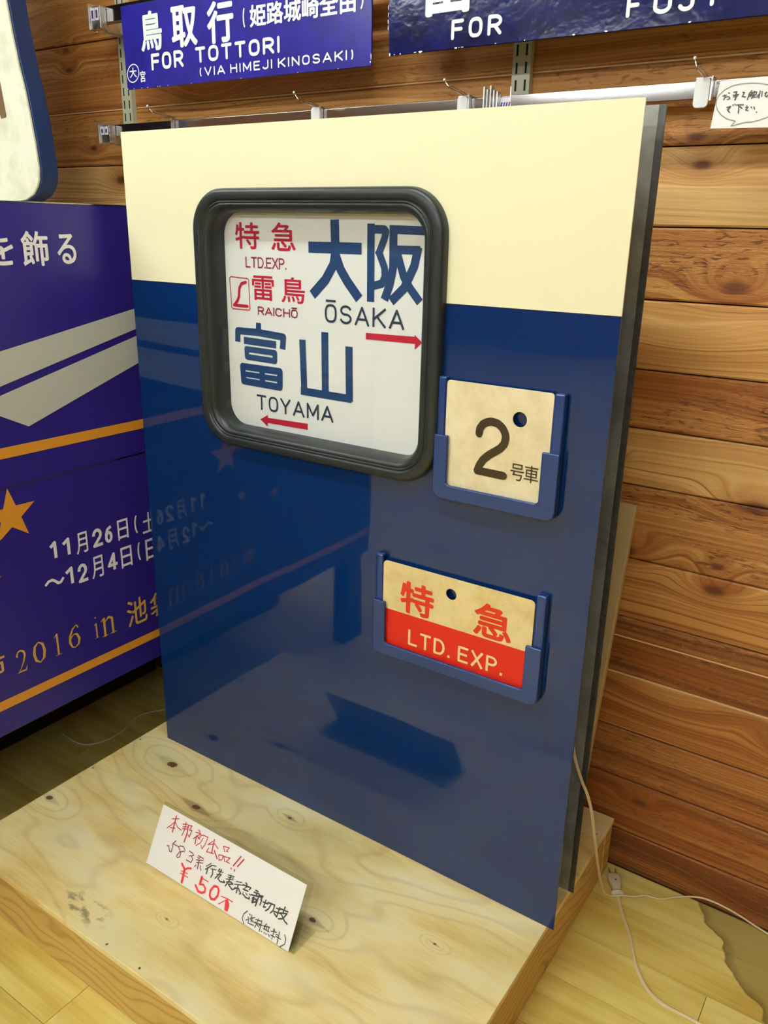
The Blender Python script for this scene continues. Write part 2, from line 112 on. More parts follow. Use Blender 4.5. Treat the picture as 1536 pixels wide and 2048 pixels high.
def holed_plate(bm, outer, holes, y0, y1):   # outer/holes: (x,z) loops -> plate between y0 and y1
    edges = []; loops = []
    for L in [outer] + holes:
        vs = [bm.verts.new((x, y0, z)) for x, z in L]
        loops.append(vs)
        edges += [bm.edges.new((vs[i], vs[(i+1) % len(vs)])) for i in range(len(vs))]
    r = bmesh.ops.triangle_fill(bm, use_beauty=True, use_dissolve=False, edges=edges)
    front = [f for f in r['geom'] if isinstance(f, bmesh.types.BMFace)]
    d = bmesh.ops.extrude_face_region(bm, geom=front)
    nv = [v for v in d['geom'] if isinstance(v, bmesh.types.BMVert)]
    bmesh.ops.translate(bm, verts=nv, vec=(0, y1-y0, 0))
    bmesh.ops.recalc_face_normals(bm, faces=bm.faces)

def catmull(P, n=8):
    P = [Vector(p) for p in P]; out = []
    for i in range(len(P)-1):
        p0 = P[max(i-1, 0)]; p1 = P[i]; p2 = P[i+1]; p3 = P[min(i+2, len(P)-1)]
        for k in range(n):
            t = k/n
            out.append(0.5*((2*p1)+(-p0+p2)*t+(2*p0-5*p1+4*p2-p3)*t*t+(-p0+3*p1-3*p2+p3)*t**3))
    out.append(P[-1]); return out

def tube(bm, path, r, n=8, side=None, off=0.0, flat=1.0, cap=True):
    path = [Vector(p) for p in path]; rings = []
    up = Vector((0, 0, 1)); prev = None
    for i, p in enumerate(path):
        t = (path[min(i+1, len(path)-1)] - path[max(i-1, 0)]).normalized()
        if prev is None:
            a = t.orthogonal().normalized() if side is None else (Vector(side) - t*t.dot(Vector(side))).normalized()
        else:
            a = (prev - t*t.dot(prev)).normalized()
        prev = a; b = t.cross(a)
        c = p + a*off
        rings.append([bm.verts.new(c + a*r*math.cos(2*math.pi*k/n) + b*r*flat*math.sin(2*math.pi*k/n)) for k in range(n)])
    for i in range(len(rings)-1):
        for k in range(n):
            bm.faces.new((rings[i][k], rings[i][(k+1) % n], rings[i+1][(k+1) % n], rings[i+1][k]))
    if cap:
        bm.faces.new(rings[0][::-1]); bm.faces.new(rings[-1])

# ---- flat print: glyphs and brush strokes laid on a plane given by (origin, u axis, v axis)
def frame_panel(y): return (Vector((0, y, 0)), Vector((1, 0, 0)), Vector((0, 0, 1)))
def frame_banner(x): return (Vector((x, 0, 0)), Vector((0, 1, 0)), Vector((0, 0, 1)))

def glyph_mesh(text, off):
    cu = bpy.data.curves.new('glyph', 'FONT'); cu.body = text; cu.offset = off; cu.resolution_u = 5
    ob = bpy.data.objects.new('glyph', cu); col.objects.link(ob)
    dg = bpy.context.evaluated_depsgraph_get()
    me = bpy.data.meshes.new_from_object(ob.evaluated_get(dg))
    bpy.data.objects.remove(ob); bpy.data.curves.remove(cu)
    return me

STEP = [0]
def nudge(fr):                    # every stroke lies a few microns above the one before it, so none are coplanar
    STEP[0] += 1
    return fr[1].cross(fr[2]).normalized()*(STEP[0] % 150)*3e-6

def add_glyphs(bm, fr, t):
    text, u0, v0, u1, v1, off = t
    me = glyph_mesh(text, 0.0)
    xs = [v.co.x for v in me.vertices]; ys = [v.co.y for v in me.vertices]
    a0, a1, b0, b1 = min(xs), max(xs), min(ys), max(ys)
    sx = (u1-u0)/max(a1-a0, 1e-6); sy = (v1-v0)/max(b1-b0, 1e-6)
    O, U, V = fr
    # heavier weights: the same outline laid down a few times with a small shift inside its box
    rr = off*min(sx, sy)*0.62; k = 8 if rr > 0 else 0
    sx = (u1-u0-2*rr)/max(a1-a0, 1e-6); sy = (v1-v0-2*rr)/max(b1-b0, 1e-6)
    for du, dv in [(0, 0)] + [(rr*math.cos(math.tau*i/k), rr*math.sin(math.tau*i/k)) for i in range(k)]:
        e_ = nudge(fr)
        vs = [bm.verts.new(O + e_ + U*(u0+rr+du+(v.co.x-a0)*sx) + V*(v0+rr+dv+(v.co.y-b0)*sy)) for v in me.vertices]
        for p in me.polygons:
            try: bm.faces.new([vs[i] for i in p.vertices])
            except ValueError: pass
    bpy.data.meshes.remove(me)

def arc(cx, cy, rx, ry, a0, a1, n=14):
    return [(cx+rx*math.cos(math.radians(a0+(a1-a0)*i/n)), cy+ry*math.sin(math.radians(a0+(a1-a0)*i/n))) for i in range(n+1)]
OV = [(0.5+0.5*math.copysign(abs(math.cos(a))**0.75, math.cos(a)), 0.5+0.5*math.copysign(abs(math.sin(a))**0.75, math.sin(a))) for a in [2*math.pi*i/32 for i in range(33)]]
LET = {   # monoline sign-painter capitals: width, strokes in the unit box
 'A': (.66, [[(0,0),(.5,1),(1,0)], [(.17,.3),(.83,.3)]]), 'C': (.6, [[(x,y) for x,y in OV[3:30]]]),
 'D': (.58, [[(0,0),(0,1),(.45,1)]+arc(.45,.5,.55,.5,90,-90)+[(0,0)]]), 'E': (.5, [[(1,1),(0,1),(0,0),(1,0)], [(0,.52),(.88,.52)]]),
 'F': (.5, [[(1,1),(0,1),(0,0)], [(0,.52),(.88,.52)]]), 'H': (.58, [[(0,0),(0,1)],[(1,0),(1,1)],[(0,.52),(1,.52)]]), 'I': (0.0, [[(0,0),(0,1)]]),
 'J': (.46, [[(1,1),(1,.28)]+arc(.5,.28,.5,.28,0,-160)]), 'K': (.58, [[(0,0),(0,1)],[(1,1),(0,.38)],[(.3,.57),(1,0)]]), 'L': (.46, [[(0,1),(0,0),(1,0)]]),
 'M': (.68, [[(0,0),(0,1),(.5,.2),(1,1),(1,0)]]), 'N': (.58, [[(0,0),(0,1),(1,0),(1,1)]]), 'O': (.56, [OV]),
 'P': (.52, [[(0,0),(0,1),(.5,1)]+arc(.5,.73,.5,.27,90,-90)+[(0,.46)]]), 'R': (.56, [[(0,0),(0,1),(.5,1)]+arc(.5,.73,.5,.27,90,-90)+[(0,.46)], [(.5,.46),(1,0)]]),
 'S': (.54, [arc(.5,.745,.47,.255,25,180)[:-1]+arc(.5,.745,.47,.24,180,265,8)+arc(.5,.265,.5,.25,85,0,8)+arc(.5,.265,.5,.265,0,-158)]),
 'T': (.56, [[(0,1),(1,1)],[(.5,1),(.5,0)]]), 'U': (.56, [[(0,1),(0,.3)]+arc(.5,.3,.5,.3,180,360)+[(1,1)]]), 'V': (.62, [[(0,1),(.5,0),(1,1)]]),
 'X': (.56, [[(0,0),(1,1)],[(0,1),(1,0)]]), 'Y': (.58, [[(0,1),(.5,.45),(1,1)],[(.5,.45),(.5,0)]]), '.': (0.0, [[(0,0),(0,.03)]]),
 '1': (.26, [[(0,.80),(1,1),(1,0)]]), '2': (.56, [arc(.5,.70,.47,.30,170,-40,12)+[(0,0),(1,0)]]), '6': (.56, [[(.82,.98),(.35,.88),(.06,.55),(.03,.3)]+arc(.5,.32,.48,.32,180,540,20)]), '4': (.62, [[(.72,0),(.72,1),(0,.27),(1,.27)]]),
 '(': (.16, [arc(1.0,.5,1.0,.62,128,232)]), ')': (.16, [arc(0.0,.5,1.0,.62,52,-52)]), 'Ō': (.56, [[(x,y) for x,y in OV], [(.1,1.26),(.9,1.26)]]),
}
def caps(bm, fr, text, u0, v0, u1, v1, w, gap=0.28, rnd=False, macron=False):
    """letters fitted to the box; v1 is the cap height unless a macron sits on top"""
    h = (v1-v0-w); h = h/1.26 if macron else h
    xs = []; x = 0.0
    for ch in text:
        if ch == ' ': x += 0.30; continue
        xs.append((ch, x)); x += LET[ch][0] + gap + (0.0 if ch == '.' else 0)
    last = xs[-1]; tot = max(last[1] + LET[last[0]][0], 0.01)
    s = max(u1-u0-w, 0.0005)/tot
    for ch, x0 in xs:
        for st in LET[ch][1]:
            pts = [(u0+w/2+(x0+px*LET[ch][0])*s, v0+w/2+py*h) for px, py in st]
            closed = pts[0] == pts[-1] or (abs(pts[0][0]-pts[-1][0]) < 1e-6 and abs(pts[0][1]-pts[-1][1]) < 1e-6)
            if closed: pts = pts[:-1]
            if not rnd and not closed:           # square ends reach the full box
                a, b = Vector(pts[0]), Vector(pts[1]); pts[0] = tuple(a+(a-b).normalized()*w*0.5)
                a, b = Vector(pts[-1]), Vector(pts[-2]); pts[-1] = tuple(a+(a-b).normalized()*w*0.5)
            add_stroke(bm, fr, w, closed, pts, rnd)

def add_stroke(bm, fr, w, closed, pts, round_=True):
    O, U, V = fr
    P = [Vector(p) for p in pts]; n = len(P)
    W = w if isinstance(w, (list, tuple)) else [w]*n
    E_ = [nudge(fr)]
    to3 = lambda q: O + E_[0] + U*q.x + V*q.y
    segs = range(n if closed else n-1)
    for i in segs:
        a, b = P[i], P[(i+1) % n]; d = (b-a)
        if d.length < 1e-7: continue
        d.normalize(); k = Vector((-d.y, d.x))
        wa, wb = W[i]/2, W[(i+1) % n]/2
        E_[0] = nudge(fr)
        bm.faces.new([bm.verts.new(to3(q)) for q in (a-k*wa, b-k*wb, b+k*wb, a+k*wa)])
    for i in range(n):                       # joints and slightly squared-off ends
        r = W[i]/2
        end = (not closed) and i in (0, n-1)
        if end and not round_: continue
        m = 10; rr = r; E_[0] = nudge(fr)
        bm.faces.new([bm.verts.new(to3(P[i] + Vector((math.cos(2*math.pi*j/m)*rr, math.sin(2*math.pi*j/m)*rr)))) for j in range(m)])

CAPW = {}
def ink(name, fr, mat, parent, key=None, strokes=(), texts=(), polys=(), lift=None, label=None, rnd=True, capw=None, gap=0.28, part=None):
    g = INK.get(key, dict(s=[], t=[], p=[])) if key else dict(s=[], t=[], p=[])
    if part is None and len(list(g['t']) + list(texts)) > 0:      # one object per word or character
        for t in list(g['t']) + list(texts):
            ink(name, fr, mat, parent, None, texts=[t], lift=lift, label=label, rnd=rnd, capw=capw, gap=gap, part=1)
        if not (g['s'] or g['p'] or strokes or polys): return None
        g = dict(s=g['s'], t=[], p=g['p']); texts = ()
    bm = bmesh.new()
    for w, c, pts in list(g['s']) + list(strokes):
        if not rnd and not c:                        # square ends: run on a little
            pts = [Vector(q) for q in pts]; e = 0.36*w
            pts[0], pts[-1] = pts[0]+(pts[0]-pts[1]).normalized()*e, pts[-1]+(pts[-1]-pts[-2]).normalized()*e
        add_stroke(bm, fr, w, c, pts, rnd)
    if capw:
        keep = []
        for t in texts:
            if all(ch in LET or ch == ' ' for ch in t[0]):
                caps(bm, fr, *t[:5], capw if not isinstance(capw, dict) else capw[t[0]], gap, rnd, 'Ō' in t[0])
            else: keep.append(t)
        texts = keep
    for t in list(g['t']) + list(texts): add_glyphs(bm, fr, t)
    O, U, V = fr
    for p in list(g['p']) + list(polys):
        e_ = nudge(fr)
        f = bm.faces.new([bm.verts.new(O + e_ + U*u + V*v) for u, v in p])
    N = U.cross(V).normalized()
    for f in bm.faces:
        f.normal_update()
        if f.normal.dot(N) < 0: f.normal_flip()
    bmesh.ops.triangulate(bm, faces=[f for f in bm.faces if len(f.verts) > 4])
    if lift: bmesh.ops.translate(bm, verts=bm.verts, vec=N*lift)
    o = finish(bm, name, mat, parent, weld=False)
    return tag(o, label)

# ------------------------------------------------------------------ materials
def newmat(name):
    m = bpy.data.materials.new(name); m.use_nodes = True
    return m, m.node_tree.nodes, m.node_tree.links, m.node_tree.nodes['Principled BSDF']

def setp(b, **k):
    names = dict(color='Base Color', rough='Roughness', metal='Metallic', coat='Coat Weight', coatr='Coat Roughness', spec='Specular IOR Level', trans='Transmission Weight', ior='IOR', alpha='Alpha', sub='Subsurface Weight')
    for a, v in k.items():
        b.inputs[names[a]].default_value = (*v, 1) if a == 'color' else v

def srgb(r, g, b):
    f = lambda c: (c/255/12.92) if c/255 <= 0.04045 else ((c/255+0.055)/1.055)**2.4
    return (f(r), f(g), f(b))

def plain(name, color, rough=0.5, **k):
    m, n, l, b = newmat(name); setp(b, color=color, rough=rough, **k); return m

class G:                       # small node-graph helper
    def __init__(s, m): s.n = m.node_tree.nodes; s.l = m.node_tree.links
    def set(s, sock, v):
        if isinstance(v, bpy.types.NodeSocket): s.l.new(v, sock)
        elif v is not None:
            sock.default_value = v
    def math(s, op, a, b=None, c=None, clamp=False):
        x = s.n.new('ShaderNodeMath'); x.operation = op; x.use_clamp = clamp
        s.set(x.inputs[0], a); s.set(x.inputs[1], b); s.set(x.inputs[2], c); return x.outputs[0]
    def vmath(s, op, a, b=None):
        x = s.n.new('ShaderNodeVectorMath'); x.operation = op
        s.set(x.inputs[0], a); s.set(x.inputs[1], b)
        return x.outputs['Value'] if op in ('LENGTH', 'DISTANCE', 'DOT_PRODUCT') else x.outputs[0]
    def pos(s): return s.n.new('ShaderNodeNewGeometry').outputs['Position']
    def sep(s, v):
        x = s.n.new('ShaderNodeSeparateXYZ'); s.set(x.inputs[0], v); return x.outputs
    def comb(s, a, b, c):
        x = s.n.new('ShaderNodeCombineXYZ'); s.set(x.inputs[0], a); s.set(x.inputs[1], b); s.set(x.inputs[2], c); return x.outputs[0]
    def noise(s, v, scale=1, detail=2, rough=0.5, dist=0):
        x = s.n.new('ShaderNodeTexNoise'); s.set(x.inputs['Vector'], v); x.inputs['Scale'].default_value = scale
        x.inputs['Detail'].default_value = detail; x.inputs['Roughness'].default_value = rough; x.inputs['Distortion'].default_value = dist
        return x.outputs[0]
    def voro(s, v, scale=1, rnd=1.0):
        x = s.n.new('ShaderNodeTexVoronoi'); s.set(x.inputs['Vector'], v); x.inputs['Scale'].default_value = scale; x.inputs['Randomness'].default_value = rnd
        return x.outputs['Distance']
    def ramp(s, f, stops, interp='LINEAR'):
        x = s.n.new('ShaderNodeValToRGB'); s.set(x.inputs[0], f); e = x.color_ramp.elements; x.color_ramp.interpolation = interp
        while len(e) < len(stops): e.new(0.5)
        for i, (p, c) in enumerate(stops):
            e[i].position = p; e[i].color = (*c, 1) if len(c) == 3 else c
        return x.outputs[0]
    def mix(s, f, a, b, mode='MIX'):
        x = s.n.new('ShaderNodeMix'); x.data_type = 'RGBA'; x.blend_type = mode
        s.set(x.inputs[0], f)
        s.set(x.inputs[6], (*a, 1) if isinstance(a, tuple) and len(a) == 3 else a)
        s.set(x.inputs[7], (*b, 1) if isinstance(b, tuple) and len(b) == 3 else b)
        return x.outputs[2]
    def rng(s, v, a, b, c=0.0, d=1.0, smooth=False):
        x = s.n.new('ShaderNodeMapRange'); s.set(x.inputs[0], v)
        if smooth: x.interpolation_type = 'SMOOTHSTEP'
        for i, q in zip((1, 2, 3, 4), (a, b, c, d)): x.inputs[i].default_value = q
        return x.outputs[0]
    def rand(s): return s.n.new('ShaderNodeObjectInfo').outputs['Random']
    def bump(s, h, strength=0.3, dist=0.002, normal=None):
        x = s.n.new('ShaderNodeBump'); x.inputs['Strength'].default_value = strength; x.inputs['Distance'].default_value = dist
        s.set(x.inputs['Height'], h)
        if normal is not None: s.set(x.inputs['Normal'], normal)
        return x.outputs[0]

WKNOTS = [(1.052, .531, .016), (1.097, .693, .020), (0.889, .570, .018), (1.051, .576, .010), (1.011, 1.041, .018), (0.935, 1.222, .012), (0.921, 1.262, .012),
          (-.594, 1.467, .010), (-.527, 1.291, .010), (-.43, 1.217, .016), (-.6, 1.51, .010), (0.98, 0.05, .012), (0.86, .745, .006), (1.22, .26, .016), (.2, 1.43, .008)]
def wall_wood():
    m, n, l, b = newmat('weathered_cedar'); g = G(m)
    px, py, pz = g.sep(g.pos()); r = g.rand()
    def attr(nm):
        a = n.new('ShaderNodeAttribute'); a.attribute_type = 'OBJECT'; a.attribute_name = nm; return a.outputs['Fac']
    tone0 = attr('tone'); coarse = attr('coarse')
    x = g.math('MULTIPLY_ADD', r, 41.0, px)
    S = lambda a, c: g.comb(g.math('MULTIPLY', x, a), 0.0, g.math('MULTIPLY', pz, c))
    warp = g.noise(S(1.3, 6.0), 1, 2, 0.5)
    v = g.math('ADD', pz, g.math('MULTIPLY', warp, 0.045))
    kd = g.voro(S(2.0, 7.5), 1, 1.0)
    v = g.math('ADD', v, g.math('MULTIPLY', g.rng(kd, 0.0, 0.45, 1.0, 0.0, True), 0.035))
    dark = 0.0; halo = 0.0
    for kx, kz, kr in WKNOTS:
        dx = g.math('SUBTRACT', px, kx); dz = g.math('SUBTRACT', pz, kz)
        e = g.math('ADD', g.math('MULTIPLY', g.math('MULTIPLY', dx, dx), 0.22), g.math('MULTIPLY', dz, dz))
        d = g.math('SQRT', e)
        v = g.math('ADD', v, g.rng(d, 0.0, kr*3.2, kr*2.6, 0.0, True))
        dark = g.math('MAXIMUM', dark, g.rng(d, kr*0.25, kr*0.85, 1.0, 0.0, True))
        halo = g.math('MAXIMUM', halo, g.rng(d, kr*0.5, kr*2.4, 0.5, 0.0, True))
    bands = g.noise(g.comb(g.math('MULTIPLY', x, 0.25), 0.0, g.math('MULTIPLY', v, 190.0)), 1, 2, 0.55)
    wide = g.noise(g.comb(g.math('MULTIPLY', x, 0.35), 3.0, g.math('MULTIPLY', v, 42.0)), 1, 2, 0.5)
    fine = g.noise(S(9, 420), 1, 3, 0.65)
    t = g.math('ADD', g.math('MULTIPLY', bands, 0.55), g.math('MULTIPLY', wide, 0.55))
    t = g.math('ADD', t, g.math('MULTIPLY', fine, 0.20))
    t = g.math('ADD', t, g.math('MULTIPLY_ADD', tone0, 0.55, -0.42))
    c = g.ramp(t, [(0.20, srgb(104, 56, 22)), (0.40, srgb(164, 104, 48)), (0.58, srgb(206, 152, 84)), (0.80, srgb(236, 196, 130))])
    red = g.noise(S(0.9, 9), 1.7, 2, 0.5)
    c = g.mix(g.math('MULTIPLY', g.rng(red, 0.45, 0.72, 0.0, 0.75), g.math('MULTIPLY_ADD', tone0, -0.7, 1.0)), c, srgb(156, 84, 32))
    line = g.rng(bands, 0.30, 0.42, 0.55, 0.0)
    c = g.mix(g.math('MULTIPLY', line, g.math('MULTIPLY_ADD', coarse, -0.7, 1.0)), c, srgb(112, 66, 28))
    c = g.mix(halo, c, srgb(146, 82, 34))
    c = g.mix(g.math('MULTIPLY', dark, 0.85), c, srgb(92, 44, 18))
    mask = g.math('MULTIPLY', g.rng(g.noise(S(1.6, 9), 1.6, 2, 0.5), 0.40, 0.58, 0.0, 1.0, True), coarse)
    r1 = g.noise(S(70, 260), 1, 3, 0.7, 0.4)
    r2 = g.noise(S(38, 150), 1, 2, 0.6, 0.6)
    pit = g.math('MULTIPLY', g.rng(r2, 0.56, 0.66), mask)
    c = g.mix(g.math('MULTIPLY', pit, 0.65), c, srgb(88, 48, 20))
    c = g.mix(g.math('MULTIPLY', g.math('MULTIPLY', g.rng(r1, 0.58, 0.72), mask), 0.45), c, srgb(226, 178, 108))
    l.new(c, b.inputs['Base Color'])
    h = g.math('ADD', g.math('MULTIPLY', g.math('MULTIPLY', r1, mask), 1.2), g.math('MULTIPLY', pit, -0.9))
    h = g.math('ADD', h, g.math('MULTIPLY', fine, 0.3))
    h = g.math('ADD', h, g.math('MULTIPLY', line, -0.2))
    l.new(g.bump(h, 0.6, 0.0022), b.inputs['Normal'])
    setp(b, rough=0.52, spec=0.35)
    return m

def ply():
    m, n, l, b = newmat('plywood_face'); g = G(m)
    P = g.pos(); px, py, pz = g.sep(P)
    S = lambda a, c: g.vmath('MULTIPLY', P, (a, c, 1))
    warp = g.noise(S(2.2, 5.5), 1, 2, 0.5)
    v = g.math('ADD', g.math('MULTIPLY', py, 12.0), g.math('MULTIPLY', warp, 7.0))
    dark = None
    for kx, ky, rr, sp in KNOTS:
        dx = g.math('MULTIPLY', g.math('SUBTRACT', px, kx), 0.5); dy = g.math('SUBTRACT', py, ky)
        d = g.math('SQRT', g.math('ADD', g.math('MULTIPLY', dx, dx), g.math('MULTIPLY', dy, dy)))
        ang = g.rng(d, 0.0, rr*4.0, 1.0, 0.0, True)
        v = g.math('ADD', v, g.math('MULTIPLY', ang, 2.4))
        # almond: dark spindle + core
        ax = g.math('ABSOLUTE', g.math('SUBTRACT', px, kx))
        tilt = g.math('MULTIPLY_ADD', g.math('SUBTRACT', px, kx), 0.10, dy)
        al = g.math('ADD', g.math('MULTIPLY', ax, 1.0/(rr*3.4)), g.math('MULTIPLY', g.math('ABSOLUTE', tilt), 1.0/(rr*0.72)))
        jit = g.math('MULTIPLY_ADD', g.noise(P, 160, 2, 0.6), 0.5, al)
        spin = g.rng(jit, 0.80, 1.35, 0.50*sp, 0.0, True)
        core = g.rng(g.math('MULTIPLY_ADD', g.noise(P, 120, 1, 0.5), rr*0.35, g.math('SQRT', g.math('ADD', g.math('MULTIPLY', ax, g.math('MULTIPLY', ax, 0.7)), g.math('MULTIPLY', dy, g.math('MULTIPLY', dy, 1.8))))), rr*0.55, rr*0.75, 1.0, 0.0, True)
        q = g.math('MAXIMUM', spin, core)
        dark = q if dark is None else g.math('MAXIMUM', dark, q)
    ring = g.math('ADD', g.math('MULTIPLY', g.math('SINE', g.math('MULTIPLY', v, 6.28)), 0.5), 0.5)
    ring = g.math('POWER', ring, 7.0)
    broad = g.noise(S(3.0, 9.0), 1.3, 3, 0.55)
    fine = g.noise(S(14, 260), 1, 3, 0.6)
    tone = g.math('ADD', g.math('MULTIPLY', broad, 0.8), g.math('MULTIPLY', fine, 0.22))
    c = g.ramp(tone, [(0.30, srgb(222, 186, 108)), (0.43, srgb(238, 212, 138)), (0.55, srgb(248, 231, 166)), (0.72, srgb(252, 244, 202))])
    gr = g.rng(g.noise(S(2, 4), 1.5, 1, 0.5), 0.52, 0.72, 0.0, 0.35)
    c = g.mix(gr, c, srgb(206, 200, 140))
    c = g.mix(g.math('MULTIPLY', ring, 0.22), c, srgb(176, 140, 82))
    c = g.mix(dark, c, srgb(112, 78, 48))
    # grey scuffs
    sx = g.math('SUBTRACT', px, 0.262); sy = g.math('SUBTRACT', py, -0.425)
    sd = g.math('SQRT', g.math('ADD', g.math('MULTIPLY', sx, g.math('MULTIPLY', sx, 0.5)), g.math('MULTIPLY', sy, g.math('MULTIPLY', sy, 2.4))))
    sn = g.noise(S(30, 60), 1.1, 3, 0.6)
    scuff = g.math('MULTIPLY', g.rng(sd, 0.02, 0.055, 1.0, 0.0, True), g.rng(sn, 0.50, 0.62, 0.0, 0.75))
    c = g.mix(scuff, c, srgb(120, 104, 74))
    l.new(c, b.inputs['Base Color'])
    l.new(g.bump(g.math('ADD', fine, g.math('MULTIPLY', dark, -1.0)), 0.12, 0.001), b.inputs['Normal'])
    setp(b, rough=0.42, spec=0.4)
    return m

def timber(name, axis):
    m, n, l, b = newmat(name); g = G(m)
    P = g.pos(); px, py, pz = g.sep(P); r = g.rand()
    a = px if axis == 'x' else py
    S = lambda p_, q_: g.comb(g.math('MULTIPLY', g.math('ADD', a, g.math('MULTIPLY', r, 9.0)), p_), 0.0, g.math('MULTIPLY', pz, q_))
    warp = g.noise(S(3.2, 7.0), 1, 2, 0.45)
    v = g.math('ADD', g.math('MULTIPLY', pz, 42.0), g.math('MULTIPLY', warp, 9.0))
    ring = g.math('POWER', g.math('ADD', g.math('MULTIPLY', g.math('SINE', g.math('MULTIPLY', v, 6.28)), 0.5), 0.5), 3.0)
    fine = g.noise(S(10, 400), 1, 2, 0.6)
    tone = g.math('ADD', g.math('MULTIPLY', ring, 0.62), g.math('MULTIPLY', fine, 0.3))
    c = g.ramp(tone, [(0.1, srgb(214, 180, 104)), (0.55, srgb(202, 166, 92)), (0.95, srgb(172, 130, 68))])
    l.new(c, b.inputs['Base Color']); setp(b, rough=0.5, spec=0.35)
    l.new(g.bump(fine, 0.15, 0.001), b.inputs['Normal'])
    return m

def floor_mat():
    m, n, l, b = newmat('yellow_floor_laminate'); g = G(m)
    P = g.pos(); px, py, pz = g.sep(P); r = g.rand()
    S = lambda a, c: g.comb(g.math('MULTIPLY', g.math('ADD', px, g.math('MULTIPLY', r, 7.0)), a), g.math('MULTIPLY', g.math('ADD', py, g.math('MULTIPLY', r, 3.0)), c), 0.0)
    streak = g.noise(S(2.2, 34), 1, 3, 0.6)
    fine = g.noise(S(14, 300), 1, 2, 0.6)
    blotch = g.noise(S(3, 8), 1.2, 2, 0.5)
    tone = g.math('ADD', g.math('ADD', g.math('MULTIPLY', streak, 0.5), g.math('MULTIPLY', fine, 0.12)), g.math('MULTIPLY', blotch, 0.42))
    tone = g.math('ADD', tone, g.math('MULTIPLY_ADD', r, 0.08, -0.04))
    c = g.ramp(tone, [(0.34, srgb(190, 158, 66)), (0.5, srgb(220, 198, 104)), (0.68, srgb(238, 224, 142))])
    # old water stain beside the wall
    f = g.math('ADD', g.math('MULTIPLY', g.math('SUBTRACT', px, 1.165), 0.775), g.math('MULTIPLY', g.math('SUBTRACT', py, 0.278), 0.631))
    f = g.math('ADD', f, g.math('MULTIPLY_ADD', g.noise(P, 16, 3, 0.55), 0.06, -0.028))
    st = g.rng(f, 0.0, 0.004)
    edge = g.math('MULTIPLY', st, g.rng(f, 0.0, 0.022, 0.75, 0.0))
    c = g.mix(g.math('MULTIPLY', st, 0.72), c, srgb(150, 132, 70))
    c = g.mix(edge, c, srgb(98, 76, 38))
    l.new(c, b.inputs['Base Color']); setp(b, rough=0.3, spec=0.45)
    l.new(g.bump(fine, 0.08, 0.001), b.inputs['Normal'])
    return m

def paint():
    m, n, l, b = newmat('cream_and_blue_gloss_paint'); g = G(m)
    px, py, pz = g.sep(g.pos())
    edge = g.math('GREATER_THAN', pz, 1.0181)
    hair = g.math('MULTIPLY', g.math('LESS_THAN', pz, 1.0181), g.math('GREATER_THAN', pz, 1.0155))
    c = g.mix(edge, srgb(4, 41, 94), srgb(243, 240, 202))
    c = g.mix(hair, c, srgb(20, 36, 74))
    l.new(c, b.inputs['Base Color'])
    wav = g.noise(g.pos(), 5.0, 1, 0.4)
    l.new(g.bump(wav, 0.10, 0.01), b.inputs['Normal'])
    setp(b, rough=0.035, spec=0.62)
    return m

def enamel(name, base, lo, wear=0.5, rough=0.22, spec=0.5):
    m, n, l, b = newmat(name); g = G(m); P = g.pos()
    t = g.noise(P, 24, 3, 0.6)
    c = g.mix(g.rng(t, 0.35, 0.7), base, lo)
    l.new(c, b.inputs['Base Color']); setp(b, rough=rough, spec=spec)
    l.new(g.bump(g.noise(P, 60, 2, 0.6), 0.2*wear, 0.002), b.inputs['Normal'])
    return m

def plate_mat(name, base, old, speck, banded=None):
    m, n, l, b = newmat(name); g = G(m); P = g.pos(); px, py, pz = g.sep(P)
    c = g.mix(g.rng(g.noise(P, 22, 4, 0.65), 0.42, 0.72, 0, 0.8), base, old)
    c = g.mix(g.rng(g.noise(P, 95, 2, 0.5), 0.72, 0.76, 0, 0.6), c, speck)
    if banded: c = g.mix(g.math('LESS_THAN', pz, banded), c, srgb(214, 38, 22))
    l.new(c, b.inputs['Base Color']); setp(b, rough=0.32, spec=0.4)
    return m

def steel(name, color, rough, dirt=0.0, scale=9, metal=1.0):
    m, n, l, b = newmat(name); g = G(m); P = g.pos()
    if dirt:
        t = g.noise(P, scale, 4, 0.62, 0.4)
        l.new(g.mix(g.rng(t, 0.40, 0.66, 0, dirt), color, tuple(c*0.35 for c in color)), b.inputs['Base Color'])
        l.new(g.rng(t, 0.3, 0.75, rough*0.7, min(1, rough*2.2)), b.inputs['Roughness'])
        l.new(g.bump(g.noise(P, 4.0, 1, 0.4), 0.15, 0.01), b.inputs['Normal'])
        setp(b, metal=metal)
    else:
        setp(b, color=color, rough=rough, metal=1.0)
    return m

def clear(name, tint, ior=1.45, rough=0.0, amount=1.0):
    m = bpy.data.materials.new(name); m.use_nodes = True; nt = m.node_tree; n = nt.nodes; l = nt.links
    n.remove(n['Principled BSDF']); out = n['Material Output']
    t = n.new('ShaderNodeBsdfTransparent'); t.inputs[0].default_value = (*tint, 1)
    gl = n.new('ShaderNodeBsdfGlossy'); gl.inputs['Roughness'].default_value = rough
    fr = n.new('ShaderNodeFresnel'); fr.inputs[0].default_value = ior
    mx = n.new('ShaderNodeMixShader')
    mm = n.new('ShaderNodeMath'); mm.operation = 'MULTIPLY'; mm.inputs[1].default_value = amount
    ge = n.new('ShaderNodeNewGeometry'); sb = n.new('ShaderNodeMath'); sb.operation = 'SUBTRACT'; sb.use_clamp = True
    l.new(fr.outputs[0], sb.inputs[0]); l.new(ge.outputs['Backfacing'], sb.inputs[1])
    l.new(sb.outputs[0], mm.inputs[0]); l.new(mm.outputs[0], mx.inputs[0])
    l.new(t.outputs[0], mx.inputs[1]); l.new(gl.outputs[0], mx.inputs[2]); l.new(mx.outputs[0], out.inputs[0])
    return m

